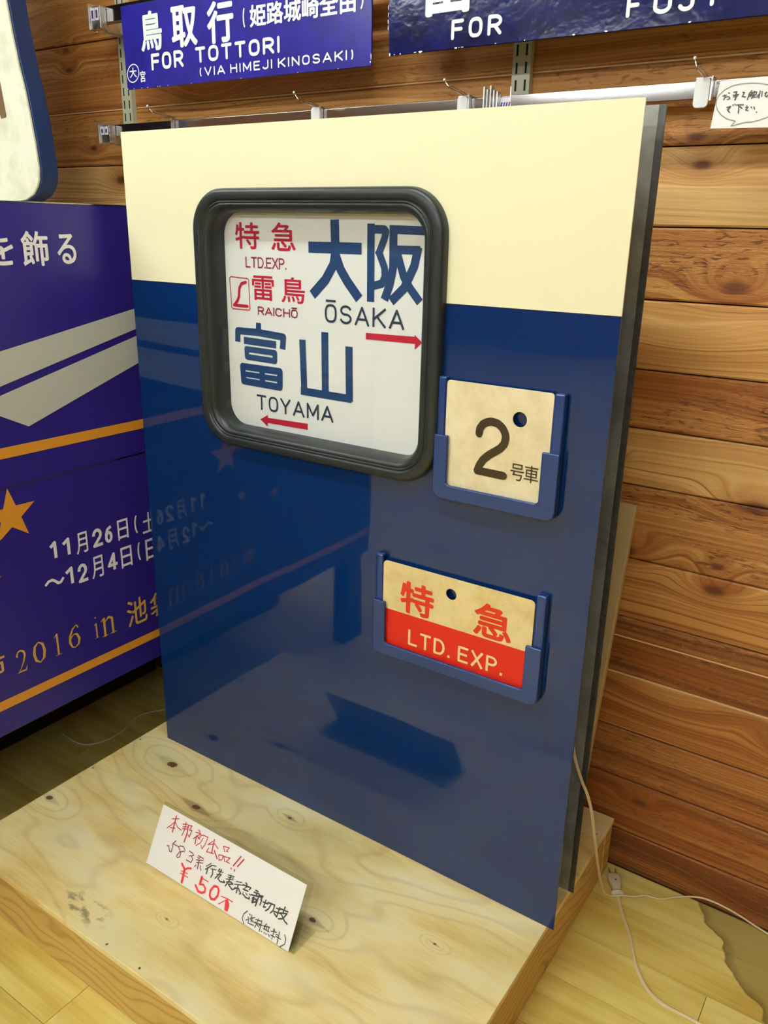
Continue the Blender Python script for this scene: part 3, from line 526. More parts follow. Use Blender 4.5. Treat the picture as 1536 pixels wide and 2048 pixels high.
def emit(name, color, strength):
    m, n, l, b = newmat(name); setp(b, color=(0.8, 0.8, 0.8), rough=0.5)
    b.inputs['Emission Color'].default_value = (*color, 1); b.inputs['Emission Strength'].default_value = strength
    return m

KNOTS = [(0.084, -0.062, 0.024, 0.35), (0.229, -0.130, 0.018, 1.0), (0.405, -0.044, 0.008, 0.9), (-0.036, -0.284, 0.015, 0.5), (0.603, -0.218, 0.013, 0.7), (0.80, -0.14, 0.005, 0.6), (0.40, -0.36, 0.004, 0.8)]
MAT = dict(
    cedar=wall_wood(), ply=ply(), tx=timber('pine_timber', 'x'), ty=timber('pine_timber_side', 'y'), floor=floor_mat(), paint=paint(),
    blue_holder=plain('blue_gloss_paint', srgb(9, 50, 112), 0.12, spec=0.7),
    rubber=plain('black_rubber', srgb(36, 42, 42), 0.36, spec=0.45),
    back=steel('stained_stainless_steel', (0.46, 0.49, 0.46), 0.11, 0.6, 14, 0.5), fold=steel('dark_steel_edge', (0.10, 0.105, 0.10), 0.35, 0.6, 30, 0.6),
    chrome=steel('chrome', (0.46, 0.46, 0.45), 0.15), satin=steel('galvanised_steel', (0.75, 0.76, 0.74), 0.28, 0.3, 40),
    wire=steel('wire_steel', (0.62, 0.55, 0.42), 0.25),
    glass=clear('window_glass', (0.96, 0.97, 0.965), 1.5, 0.0, 1.0), acrylic=clear('clear_acrylic', (0.93, 0.95, 0.93), 1.45, 0.02, 1.4),
    roll=plain('destination_roll_fabric', srgb(248, 249, 248), 0.6),
    ink_blue=plain('blue_ink', srgb(22, 66, 118), 0.5), ink_red=plain('red_ink', srgb(196, 22, 52), 0.5), ink_maroon=plain('maroon_ink', srgb(150, 30, 58), 0.5), ink_dark=plain('slate_ink', srgb(44, 62, 84), 0.5),
    plate2=plate_mat('aged_cream_plate', srgb(236, 224, 186), srgb(212, 194, 146), srgb(120, 96, 60)),
    platex=plate_mat('aged_cream_and_red_plate', srgb(232, 212, 154), srgb(206, 182, 116), srgb(110, 84, 40), 0.5075),
    ink_brown=plain('dark_brown_paint', srgb(58, 46, 26), 0.4), ink_orange=plain('vermilion_paint', srgb(216, 52, 24), 0.4), ink_cream=plain('cream_paint_lettering', srgb(240, 214, 150), 0.4),
    enamel1=enamel('royal_blue_enamel', srgb(42, 36, 146), srgb(34, 32, 122), 0.3), enamel2=enamel('navy_blue_enamel', srgb(16, 20, 84), srgb(10, 12, 52), 0.7, 0.12, 0.22),
    white=plain('white_enamel', srgb(236, 244, 240), 0.35),
    banner=plain('indigo_print', srgb(46, 34, 132), 0.30, spec=0.4), b_grey=plain('silver_grey_print', srgb(202, 207, 196), 0.35), b_orange=plain('orange_print', srgb(230, 160, 48), 0.35), b_gold=plain('gold_print', srgb(222, 178, 76), 0.35), b_white=plain('white_print', srgb(248, 250, 255), 0.35), b_pink=plain('pale_lilac_print', srgb(190, 160, 190), 0.4),
    deck=plain('display_deck_laminate', srgb(196, 190, 170), 0.4), leg=plain('black_steel_leg', (0.012, 0.012, 0.012), 0.35),
    card=plain('white_paper', srgb(246, 246, 242), 0.7), felt_red=plain('red_felt_pen', srgb(200, 44, 62), 0.6), felt_plum=plain('plum_felt_pen', srgb(120, 44, 62), 0.6), felt_pink=plain('bright_red_felt_pen', srgb(232, 62, 66), 0.6), felt_black=plain('grey_black_felt_pen', srgb(66, 70, 66), 0.6), line_grey=plain('grey_print_line', srgb(140, 142, 140), 0.6),
    cream_metal=plain('cream_white_paint', srgb(214, 218, 196), 0.5), navy_side=plain('deep_blue_paint', srgb(14, 46, 92), 0.5), slot=plain('brown_recess', srgb(104, 80, 48), 0.7),
    upright=plain('pale_green_grey_paint', srgb(196, 200, 172), 0.4), slothole=plain('slot_shadow', (0.01, 0.01, 0.01), 0.8), plastic=plain('white_plastic', srgb(232, 236, 234), 0.35), sticker=plain('white_sticker', srgb(232, 230, 236), 0.5), sticker_ink=plain('purple_sticker_ink', srgb(74, 54, 130), 0.5),
    beige=plain('beige_laminate', srgb(190, 168, 122), 0.45), cable=plain('cream_cable', srgb(228, 208, 168), 0.4), cable_grey=plain('grey_cable', srgb(215, 215, 205), 0.4), plug=plain('white_plug_plastic', srgb(216, 208, 182), 0.4), brass=steel('brass', (0.55, 0.42, 0.2), 0.3),
    brownwall=plain('brown_panelled_wall', srgb(128, 86, 50), 0.6), wallpaint=plain('off_white_wall_paint', srgb(214, 208, 190), 0.8), ceil=plain('ceiling_tile', srgb(226, 224, 214), 0.9), lamp=emit('fluorescent_tube', (0.93, 0.985, 1.0), LAMP_POWER), lampbody=plain('lamp_housing', (0.8, 0.8, 0.8), 0.5), joint=plain('joint_shadow', srgb(48, 26, 12), 0.9), light_edge=plain('bare_board_edge', srgb(226, 190, 140), 0.6), floor_gap=plain('floor_gap', srgb(96, 70, 28), 0.9),
    dark_cloth=plain('dark_brown_floor_board', srgb(60, 44, 24), 0.8), screw=steel('screw_head', (0.4, 0.38, 0.33), 0.4),
)

# ================================================================== STRUCTURE
YW = 0.347
wall = boxobj('wall_back', MAT['joint'], None, -3.2, 3.4, YW+0.008, YW+0.12, ZF, ZC); tag(wall, kind='structure')
Zs = [ZF, -0.03, 0.09, 0.20, 0.319, 0.437, 0.555, 0.694, 0.797, 0.899, 1.015, 1.130, 1.25, 1.371, 1.52, 1.64, 1.76, 1.88, 2.0, 2.12, 2.24, 2.37, ZC]
TONE = [.0, .14, .26, .34, .10, .52, .40, .82, .36, .68, .45, .88, .50, .40, .45, .3, .5, .4, .5, .4, .5, .4]  # plank colours; the lower planks are darkened further for weaker light low down
COARSE = [.8, .5, 1, .2, 1, 0, 1, .1, 1, 0, 1, .05, .8, .6, .4, .5, .5, .5, .5, .5, .5, .5]
for i in range(len(Zs)-1):
    z0, z1 = Zs[i], Zs[i+1]
    bm = bmesh.new()
    g_ = 0.0012; c_ = 0.0030
    loop = [(-3.2, YW+0.008, z0+g_), (-3.2, YW+c_*0.8, z0+g_), (-3.2, YW, z0+g_+c_), (-3.2, YW, z1-g_-c_), (-3.2, YW+c_*0.8, z1-g_), (-3.2, YW+0.008, z1-g_)]
    prism(bm, loop, (6.6, 0, 0))
    p = finish(bm, 'wall_plank', MAT['cedar'], wall, origin=(0, YW, (z0+z1)/2)); p['tone'] = TONE[i]; p['coarse'] = COARSE[i]
for z in (0.319, 0.3965, 1.3712):
    boxobj('board_joint', MAT['light_edge'], wall, -3.2, 3.4, YW-0.0006, YW+0.004, z-0.0012, z+0.0012)
floor = boxobj('floor', MAT['floor_gap'], None, -3.2, 3.4, -7.2, YW+0.008, ZF-0.06, ZF-0.003); tag(floor, kind='structure')
PW = 0.1140; PL = 0.91; row = 0
y1 = 0.251 + PW
while y1 > -7.2:
    y0 = max(y1 - PW, -7.2); ytop = min(y1, YW)
    k = round((0.135 - y1)/PW)
    if y1 > -1.6:
        off = {0: 1.185, 6: 0.135}.get(k, 1.185 + 0.37*k)
        x = -3.2 + ((off + 3.2) % PL); xs = [-3.2]
        while x < 3.4: xs.append(x); x += PL
        xs.append(3.4)
        xs = [q for q in xs if -1.3 < q < 2.4] ; xs = [-3.2] + xs + [3.4]
    else:
        xs = [-3.2, 3.4]
    for a, c in zip(xs, xs[1:]):
        if c - a < 0.004: continue
        bm = bmesh.new(); g_ = 0.0005
        box(bm, a+g_, c-g_, y0+g_, ytop-g_, ZF-0.003, ZF)
        finish(bm, 'floor_plank', MAT['floor'], floor, origin=((a+c)/2, (y0+ytop)/2, ZF))
    y1 = y0 if y0 > -7.2 else -8
ceiling = boxobj('ceiling', MAT['ceil'], None, -3.2, 3.4, -7.2, YW+0.12, ZC, ZC+0.06); tag(ceiling, kind='structure')
for nm, a in (('wall_left', (-3.3, -3.2, -7.2, YW+0.12)), ('wall_right', (3.4, 3.5, -7.2, YW+0.12)), ('wall_front', (-3.3, 3.5, -7.3, -7.2))):
    tag(boxobj(nm, MAT['brownwall'], None, *a, ZF-0.06, ZC+0.06), kind='structure')

for i, (x, y) in enumerate(FIXTURES):
    where = {-1.3: 'left', 0.6: 'middle', 2.6: 'right', 2.4: 'right'}[x] + ' light of the ' + {-0.8: 'front', -3.0: 'second', -5.4: 'rear'}[y] + ' row'
    t = empty('ceiling_light', (x, y, ZC), 'white twin-tube ceiling light overhead, ' + where, 'ceiling light', 'fluorescent ceiling lights')
    boxobj('housing', MAT['lampbody'], t, x-0.62, x+0.62, y-0.09, y+0.09, ZC-0.05, ZC, bevel=0.004)
    for s in (-0.045, 0.045):
        bm = bmesh.new(); tube(bm, [(x-0.59, y+s, ZC-0.068), (x+0.59, y+s, ZC-0.068)], 0.016, 10)
        finish(bm, 'tube', MAT['lamp'], t, smooth=True)

# ================================================================== PLATFORM
PX0, PX1, PY0, PY1 = -0.055, 0.938, -0.462, 0.336
pf = empty('plywood_platform', (0.44, -0.06, ZF), 'low plywood platform on pine timber frame carrying the blue and cream train panel', 'platform')
boxobj('top_board', MAT['ply'], pf, PX0, PX1, PY0, PY1, -0.012, 0.0, bevel=0.0012)
boxobj('frame_timber', MAT['tx'], pf, PX0+0.001, PX1-0.001, PY0+0.002, PY0+0.040, ZF, -0.0121, bevel=0.002)
boxobj('frame_timber', MAT['tx'], pf, PX0+0.001, PX1-0.001, PY1-0.040, PY1-0.002, ZF, -0.0121, bevel=0.002)
boxobj('frame_timber', MAT['ty'], pf, PX1-0.040, PX1-0.002, PY0+0.041, PY1-0.041, ZF, -0.0121, bevel=0.002)
boxobj('frame_timber', MAT['ty'], pf, PX0+0.002, PX0+0.040, PY0+0.041, PY1-0.041, ZF, -0.0121, bevel=0.002)
for sx, sy in ((-0.046, -0.04), (-0.046, -0.17), (0.925, 0.27), (0.44, -0.452), (0.36, -0.452), (0.02, -0.452)):
    bm = bmesh.new(); tube(bm, [(sx, sy, -0.002), (sx, sy, 0.0002)], 0.0022, 10); finish(bm, 'screw', MAT['screw'], pf)

# ================================================================== TRAIN SIDE PANEL
W_, H_ = 0.950, 1.2735
tp = empty('train_side_panel', (0.47, 0.0, 0), 'cut-out train side panel in cream over glossy blue, with rubber-framed destination window', 'train panel')
gx0, gx1, gz0, gz1 = 0.183, 0.689, 0.737, 1.178
hx0, hx1, hz0, hz1 = 0.2235, 0.6500, 0.7705, 1.1415
bm = bmesh.new()
holed_plate(bm, [(0, 0.001), (W_, 0.001), (W_, H_), (0, H_)], [rrect(0.213, 0.660, 0.762, 1.150, 0.055)], 0.0, 0.003)
skin = finish(bm, 'outer_skin', MAT['paint'], tp)
bm = bmesh.new()
holed_plate(bm, [(0.004, 0.0005), (0.936, 0.0005), (0.936, H_+0.004), (0.004, H_+0.004)], [rrect(0.20, 0.68, 0.75, 1.165, 0.055)], 0.098, 0.100)
tag(finish(bm, 'inner_skin', MAT['back'], tp), 'stained bare stainless sheet behind the painted face')
bm = bmesh.new()
box(bm, 0.9365, 0.946, 0.0975, 0.1005, 0.0005, H_+0.004)
tag(finish(bm, 'sheet_edge', MAT['fold'], tp, bevel=0.0005), 'darker folded edge of the steel sheet')
for a in ((0.02, 0.045, 0.0045, 0.0975, 0.03, 0.05), (0.02, 0.90, 0.02, 0.0975, 1.21, 1.235), (0.02, 0.045, 0.0045, 0.0975, 0.06, 1.20)):
    boxobj('inner_rib', MAT['fold'], tp, *a)
# gasket: swept profile between the outer and inner rounded rectangles
prof = [(0.0, 0.0), (0.0, -0.008), (0.05, -0.0135), (0.18, -0.0165), (0.42, -0.0165), (0.50, -0.0150), (0.53, -0.0115), (0.56, -0.0150), (0.61, -0.0155), (0.64, -0.0115), (0.67, -0.0145), (0.78, -0.0140), (0.90, -0.0095), (1.0, -0.0015), (1.03, 0.010), (1.04, 0.024)]
outer = rrect(gx0, gx1, gz0, gz1, 0.068, 12); inner = rrect(hx0, hx1, hz0, hz1, 0.040, 12)
bm = bmesh.new(); rings = []
for t, y in prof:
    rings.append([bm.verts.new((a[0]+(b_[0]-a[0])*t, y, a[1]+(b_[1]-a[1])*t)) for a, b_ in zip(outer, inner)])
N_ = len(outer)
for i in range(len(rings)-1):
    for k in range(N_):
        bm.faces.new((rings[i][k], rings[i][(k+1) % N_], rings[i+1][(k+1) % N_], rings[i+1][k]))
bmesh.ops.recalc_face_normals(bm, faces=bm.faces)
gk = finish(bm, 'window_gasket', MAT['rubber'], tp, smooth=True)
sd = gk.modifiers.new('sub', 'SUBSURF'); sd.levels = 1; sd.render_levels = 1
bm = bmesh.new(); holed_plate(bm, rrect(0.222, 0.651, 0.769, 1.143, 0.04), [], 0.003, 0.006)
finish(bm, 'window_glass', MAT['glass'], tp)
roll = boxobj('destination_roll', MAT['roll'], tp, 0.214, 0.660, 0.0222, 0.0232, 0.760, 1.152)
FR = frame_panel(0.0222)
for a, c in ((0, 4), (4, 12), (12, 19), (19, 23)):       # one object per large character
    ink('blue_character', FR, MAT['ink_blue'], roll, strokes=INK['roll_blue']['s'][a:c], lift=0.0004, rnd=False)
ink('emblem', FR, MAT['ink_red'], roll, strokes=INK['roll_red']['s'], lift=0.0004)
for q in INK['roll_red']['p']: ink('red_arrow', FR, MAT['ink_red'], roll, polys=[q], lift=0.0004)
ink('red_character', FR, MAT['ink_red'], roll, texts=INK['roll_red']['t'], lift=0.0004)
ink('slate_lettering', FR, MAT['ink_dark'], roll, 'roll_dark', lift=0.0004, capw=0.0038, rnd=False)
ink('maroon_lettering', FR, MAT['ink_maroon'], roll, 'roll_maroon', lift=0.0004, capw=0.0023, gap=0.2, rnd=False)

def make_holder(x0, x1, z0, ztl, ztr, zlip, lipl, lipr, ztop_b, label):
    # one casting: two stepped rails and a bottom channel
    bm = bmesh.new()
    box(bm, x0, lipl-0.009, -0.0125, -0.0002, z0+0.004, ztl)
    box(bm, lipr+0.009, x1, -0.0125, -0.0002, z0+0.004, ztr)
    bm.free()
    for a, c, zt in ((x0, lipl-0.009, ztl), (lipr+0.009, x1, ztr)):
        o1 = boxobj('holder_rail', MAT['blue_holder'], tp, a, c, -0.0125, -0.0002, z0+0.004, zt, bevel=0.0035, seg=3)
        tag(o1, label + ', side rail')
    bm = bmesh.new()
    L = [(x0-0.001, zlip), (x0-0.001, z0+0.012), (x0+0.003, z0+0.004), (x0+0.012, z0), (x1-0.012, z0), (x1-0.002, z0+0.005), (x1+0.001, z0+0.014), (x1+0.001, zlip), (lipr, zlip), (lipr, ztop_b+0.003), (lipr-0.004, ztop_b), (lipl+0.004, ztop_b), (lipl, ztop_b+0.003), (lipl, zlip)]
    prism(bm, [(x, -0.0118, z) for x, z in L], (0, -0.0060, 0))
    box(bm, x0+0.003, x1-0.003, -0.0118, -0.0002, z0+0.003, ztop_b-0.004)
    o2 = finish(bm, 'holder_channel', MAT['blue_holder'], tp, bevel=0.0022, seg=3)
    tag(o2, label + ', front lip')

make_holder(0.688, 0.8895, 0.726, 0.914, 0.9105, 0.8265, 0.711, 0.8635, 0.7490, 'blue cast holder for the number plate')
make_holder(0.580, 0.8890, 0.422, 0.604, 0.6075, 0.5215, 0.6040, 0.8630, 0.4440, 'blue cast holder for the red plate')

# plates standing in the holders
np_ = empty('number_plate', (0.787, -0.008, 0.747), 'square aged cream plate with black 2 slotted into the upper blue holder', 'plate')
def circ(cx, cz, r, n=28): return [(cx+r*math.cos(2*math.pi*i/n), cz+r*math.sin(2*math.pi*i/n)) for i in range(n)]
bm = bmesh.new(); holed_plate(bm, rrect(0.7023, 0.8722, 0.7455, 0.9095, 0.005, 4), [circ(0.8230, 0.8660, 0.0112)], -0.0080, -0.0100)
finish(bm, 'plate', MAT['plate2'], np_)
ink('numeral', frame_panel(-0.0100), MAT['ink_brown'], np_, strokes=INK['two']['s'], lift=0.0003)
ink('lettering', frame_panel(-0.0100), MAT['ink_brown'], np_, texts=INK['two']['t'], lift=0.0003)
xp = empty('express_plate', (0.73, -0.008, 0.444), 'cream plate with red kanji and red LTD. EXP. band in the lower blue holder', 'plate')
bm = bmesh.new(); holed_plate(bm, rrect(0.5953, 0.8705, 0.4405, 0.5945, 0.007, 4), [circ(0.7265, 0.5665, 0.0098)], -0.0080, -0.0100)
finish(bm, 'plate', MAT['platex'], xp)
ink('red_lettering', frame_panel(-0.0100), MAT['ink_orange'], xp, 'exp_red', lift=0.0003)
ink('cream_lettering', frame_panel(-0.0100), MAT['ink_cream'], xp, 'exp_cream', lift=0.0004, capw=0.0042, gap=0.34, rnd=False)

# ================================================================== BANNER-FRONTED DISPLAY TABLE
BX = -0.0515
dt = empty('display_table', (-0.5, -0.3, ZF), 'tall display table fronted by an indigo event banner with gold lettering', 'display table')
boxobj('table_deck', MAT['deck'], dt, -1.0, BX-0.012, -0.88, 0.335, 1.110, 1.146, bevel=0.002)
bu = boxobj('upper_banner_board', MAT['banner'], dt, BX-0.006, BX, -0.88, 0.335, 0.6635, 1.1495, bevel=0.0008)
bl = boxobj('lower_banner_board', MAT['banner'], dt, BX-0.007, BX-0.001, -0.88, 0.335, 0.178, 0.6610, bevel=0.0008)
boxobj('banner_top_edging', MAT['chrome'], dt, BX-0.009, BX+0.0006, -0.88, 0.335, 1.1495, 1.1512)
boxobj('banner_seam', MAT['chrome'], dt, BX-0.006, BX-0.0004, -0.88, 0.335, 0.6612, 0.6632)
boxobj('added_back_blocker', MAT['leg'], dt, -0.98, -0.96, -0.86, 0.33, ZF, 1.11)  # unseen panel, added to keep light from reaching under the table
boxobj('added_inner_blocker', MAT['leg'], dt, -0.445, -0.43, -0.87, 0.33, ZF, 0.17)  # added black panel that shuts light out beneath the banner
boxobj('end_board', MAT['banner'], dt, -0.95, BX-0.008, -0.88, -0.872, 0.178, 1.11)
boxobj('lower_shelf', MAT['leg'], dt, -0.95, BX-0.012, -0.87, 0.33, 0.17, 0.19)
for lx in (-0.10, -0.92):
    for ly in (-0.83, 0.29):
        boxobj('leg', MAT['leg'], dt, lx-0.025, lx+0.025, ly-0.04, ly+0.04, ZF, 0.17, bevel=0.003)
FB = frame_banner(BX); FBL = frame_banner(BX-0.001)
ink('white_lettering', FB, MAT['b_white'], bu, strokes=[], texts=[t for t in INK['ban_white']['t'] if t[2] > 0.9], lift=0.0004)
ink('white_lettering', FBL, MAT['b_white'], bl, strokes=INK['ban_white']['s'], texts=[t for t in INK['ban_white']['t'] if t[2] < 0.9], lift=0.0004, capw={'1': .0068, '2': .0066, '4': .0066, '6': .0064, '(': .0038, ')': .0038}, rnd=False)
GP = [[(-0.86, 0.796), (-0.2539, 0.9047), (0.0433, 0.9583), (0.33, 1.010), (0.33, 0.976), (0.0411, 0.9183), (-0.2625, 0.8444), (-0.86, 0.699)],
      [(-0.314, 0.8165), (-0.2648, 0.8286), (0.0416, 0.9046), (0.33, 0.976-0.010), (0.33, 0.935), (0.0444, 0.8513), (-0.2176, 0.7653)]]
for q in GP: ink('silver_stripe', FB, MAT['b_grey'], bu, polys=[q], lift=0.0003)
def stripe(z00, z01, z10, z11): # heights at y=-0.28 and y=0.046 -> whole board
    f = lambda a, b_, y: a + (b_-a)*(y+0.28)/0.326
    return [(-0.879, f(z01, z11, -0.28)), (0.334, f(z01, z11, 0.05)), (0.334, f(z00, z10, 0.05)), (-0.879, f(z00, z10, -0.28))]
ink('orange_stripe', FB, MAT['b_orange'], bu, polys=[[(-0.879, 0.7400), (0.334, 0.7320), (0.334, 0.7130), (-0.879, 0.7190)]], lift=0.0003)
ink('orange_stripe', FBL, MAT['b_orange'], bl, polys=[[(-0.879, 0.2560), (0.334, 0.2450), (0.334, 0.2270), (-0.879, 0.2350)]], lift=0.0003)
def star(cy, cz, R, rot=90):
    return [(cy + (R if i % 2 == 0 else R*0.40)*math.cos(math.radians(rot+36*i)), cz + (R if i % 2 == 0 else R*0.40)*math.sin(math.radians(rot+36*i))) for i in range(10)]
for q in (star(-0.2750, 0.6075, 0.0535), star(-0.3275, 0.494, 0.020), star(-0.446, 0.470, 0.018)): ink('gold_star', FBL, MAT['b_orange'], bl, polys=[q], lift=0.0003)
ink('swoosh', FBL, MAT['b_pink'], bl, strokes=[([0.004, 0.010, 0.014, 0.012, 0.004], 0, [(-0.31, 0.61), (-0.40, 0.622), (-0.52, 0.615), (-0.65, 0.60), (-0.80, 0.57)])], lift=0.0003)
# gold serif lettering (numerals and 'in' drawn as brush strokes of varying width)
SER = {
 '2': [([.10,.16,.10,.13,.17,.17,.12,.07,.03], [(.16,.74),(.13,.80),(.28,.95),(.50,.97),(.76,.88),(.82,.72),(.66,.46),(.36,.20),(.10,.04)]), ([.07,.13,.13,.04],[(.08,.05),(.40,.07),(.78,.06),(.92,.24)])],
 '0': [([.06,.16,.19,.16,.06,.16,.19,.16], [(.5,.975),(.22,.82),(.13,.5),(.22,.18),(.5,.025),(.78,.18),(.87,.5),(.78,.82)], 1)],
 '1': [([.20,.20], [(.52,.95),(.52,.05)]), ([.03,.14], [(.18,.82),(.50,.95)]), ([.05,.05], [(.18,.025),(.88,.025)])],
 '6': [([.12,.06,.12,.17,.18,.12,.06,.14,.18,.14,.06,.10], [(.84,.84),(.74,.965),(.42,.84),(.18,.55),(.14,.32),(.28,.09),(.5,.025),(.78,.12),(.87,.33),(.72,.56),(.5,.61),(.20,.47)])],
 'i': [([.30,.30], [(.52,.62),(.52,.04)]), ([.06,.30], [(.08,.60),(.50,.64)]), ([.06,.06], [(.05,.025),(.98,.025)]), ([.34,.34],[(.46,.92),(.48,.92)])],
 'n': [([.15,.15], [(.22,.92),(.22,.04)]), ([.04,.15], [(.02,.86),(.22,.94)]), ([.05,.05], [(.02,.03),(.42,.03)]), ([.06,.12,.15,.15], [(.28,.76),(.55,.94),(.76,.82),(.78,.04)]), ([.05,.05], [(.58,.03),(1.0,.03)])],
}
sst = []; stx = []
for t in INK['ban_gold']['t']:
    if t[0] in SER:
        u0, v0, u1, v1 = t[1:5]; w = u1-u0; h = v1-v0
        for s_ in SER[t[0]]:
            sst.append(([q*w for q in s_[0]], s_[2] if len(s_) > 2 else 0, [(u0+a*w, v0+b_*h) for a, b_ in s_[1]]))
    else: stx.append(t)
ink('gold_lettering', FBL, MAT['b_gold'], bl, strokes=sst, texts=stx, lift=0.0004)

# ================================================================== TALL CREAM PANEL ON THE TABLE
tc = empty('train_front_panel', (-0.45, 0.07, 1.152), 'tall cream rounded train panel with deep blue edge on the display table', 'train panel')
edge = [(-0.372, 1.60), (-0.3676, 1.5314), (-0.3600, 1.4750), (-0.3495, 1.4143), (-0.3381, 1.3691), (-0.3304, 1.3217), (-0.3233, 1.2698), (-0.3195, 1.221), (-0.3235, 1.1994), (-0.3330, 1.184), (-0.3490, 1.1700), (-0.3762, 1.1600), (-0.42, 1.1560)]
outl = [(-0.372, 2.0)] + edge + [(-1.27 - x, z) for x, z in edge[::-1]] + [(-0.898, 2.0)]
bm = bmesh.new(); holed_plate(bm, outl, [], 0.052, 0.0925); finish(bm, 'edge_band', MAT['navy_side'], tc, bevel=0.003)
bm = bmesh.new(); holed_plate(bm, [((x+0.635)*0.992-0.635, z+0.0015) for x, z in outl], [], 0.046, 0.0515)
def paper():
    m, n, l, b = newmat('mottled_cream_paint'); g = G(m); P = g.pos()
    c = g.mix(g.rng(g.noise(P, 14, 4, 0.65), 0.5, 0.8, 0, 0.5), srgb(222, 226, 204), srgb(160, 152, 122))
    l.new(c, b.inputs['Base Color']); setp(b, rough=0.55)
    l.new(g.bump(g.noise(P, 45, 3, 0.6), 0.25, 0.003), b.inputs['Normal']); return m
finish(bm, 'face_sheet', paper(), tc, bevel=0.0015)
bm = bmesh.new()
prism(bm, [(x, 0.0459, z) for x, z in [(-0.4217, 1.4086), (-0.4178, 1.378), (-0.4113, 1.3257), (-0.4140, 1.3219), (-0.4308, 1.3208), (-0.4369, 1.3425), (-0.440, 1.40)]], (0, -0.0005, 0))
finish(bm, 'handle_recess', MAT['slot'], tc)

# ================================================================== WALL FITTINGS
def upright(x, lab, z0=-0.02, z1=2.2):
    u = empty('slotted_upright', (x, YW, z0), lab, 'shelf upright')
    bm = bmesh.new()
    box(bm, x-0.0165, x+0.0165, YW-0.0130, YW-0.0112, z0, z1)
    box(bm, x-0.0165, x-0.0150, YW-0.0112, YW-0.0005, z0, z1)
    box(bm, x+0.0150, x+0.0165, YW-0.0112, YW-0.0005, z0, z1)
    finish(bm, 'channel_rail', MAT['upright'], u)
    z = z0+0.02
    base = None
    while z < z1-0.03:
        for s in (-1, 1):
            if z > 1.30 and z < 1.72:
                if base is None:
                    bm = bmesh.new(); box(bm, -0.0017, 0.0017, -0.0002, 0.0002, -0.0085, 0.0085)
                    base = finish(bm, 'slot', MAT['slothole'], u); o = base
                    o.matrix_parent_inverse = Matrix.Identity(4)
                else:
                    o = base.copy(); col.objects.link(o); o.parent = u; o.matrix_parent_inverse = Matrix.Identity(4)
                o.location = Vector((x + s*0.0085, YW-0.0132, z)) - u.location
        z += 0.0265
    return u
upright(-0.3765, 'pale slotted shelf upright on the wall beside the FOR TOTTORI signboard')
upright(0.6215, 'pale slotted shelf upright under the FOR FUJI signboard')

def bar(name, z0, z1, lab):
    b = empty(name, (0.6, 0.275, z0), lab, 'display bar')
    boxobj('rail', MAT['chrome'] , b, -0.372, 1.9, 0.266, 0.286, z0, z1, bevel=0.0014, seg=2)
    for x in (-0.3765, 0.6215, 1.62):
        boxobj('bracket', MAT['satin'], b, x-0.008, x+0.008, 0.2865, 0.3335, z0-0.012, z1+0.002, bevel=0.001)
        st = boxobj('sticker', MAT['sticker'], b, x-0.003, x+0.019, 0.2652, 0.2658, z0+0.001, z1-0.003) if x > 0 else None
        if st is not None:
            bm = bmesh.new()
            for i in range(4):
                a = x - 0.0005 + i*0.0046
                vs = [bm.verts.new(q) for q in ((a, 0.2649, z0+0.003), (a+0.0026, 0.2649, z0+0.003), (a+0.0052, 0.2649, z1-0.010), (a+0.0026, 0.2649, z1-0.010))]
                bm.faces.new(vs)
            finish(bm, 'sticker_print', MAT['sticker_ink'], st)
    # left end bracket plate with barcode stickers
    boxobj('end_bracket', MAT['satin'], b, -0.3720, -0.3400, 0.2480, 0.2656, z0-0.014, z1-0.002, bevel=0.001)
    boxobj('end_plate', MAT['satin'], b, -0.3745, -0.3725, 0.2440, 0.333, z0-0.016, z1+0.004)
    for sx in (-0.3685, -0.3545):
        s = boxobj('price_sticker', MAT['sticker'], b, sx, sx+0.0105, 0.2472, 0.2478, z0+0.002, z1-0.005)
        bm = bmesh.new(); box(bm, sx+0.0025, sx+0.008, 0.2468, 0.2471, z0+0.006, z1-0.010); finish(bm, 'sticker_print', MAT['sticker_ink'], s)
    return b
bar('lower_display_bar', 1.3035, 1.3275, 'long chrome display bar behind the top of the train panel')
bar('upper_display_bar', 1.5290, 1.5600, 'chrome display bar behind the FOR TOTTORI and FOR FUJI signboards')

def tabs(x):
    t = empty('bracket_clip', (x, 0.262, 1.31), 'cluster of thin upright metal prongs on the chrome bar', 'clip')
    for i, (dx, h) in enumerate(((-0.017, 0.010), (-0.011, 0.006), (-0.005, 0.011), (0.001, 0.004), (0.007, 0.002), (0.026, 0.009))):
        boxobj('prong', MAT['satin'], t, x+dx, x+dx+0.0022, 0.2545 if dx < 0.02 else 0.2655, 0.2650 if dx < 0.02 else 0.2670, 1.302, 1.331+h)
    boxobj('clip_back', MAT['satin'], t, x-0.018, x+0.010, 0.2635, 0.2648, 1.303, 1.329)
tabs(0.612)

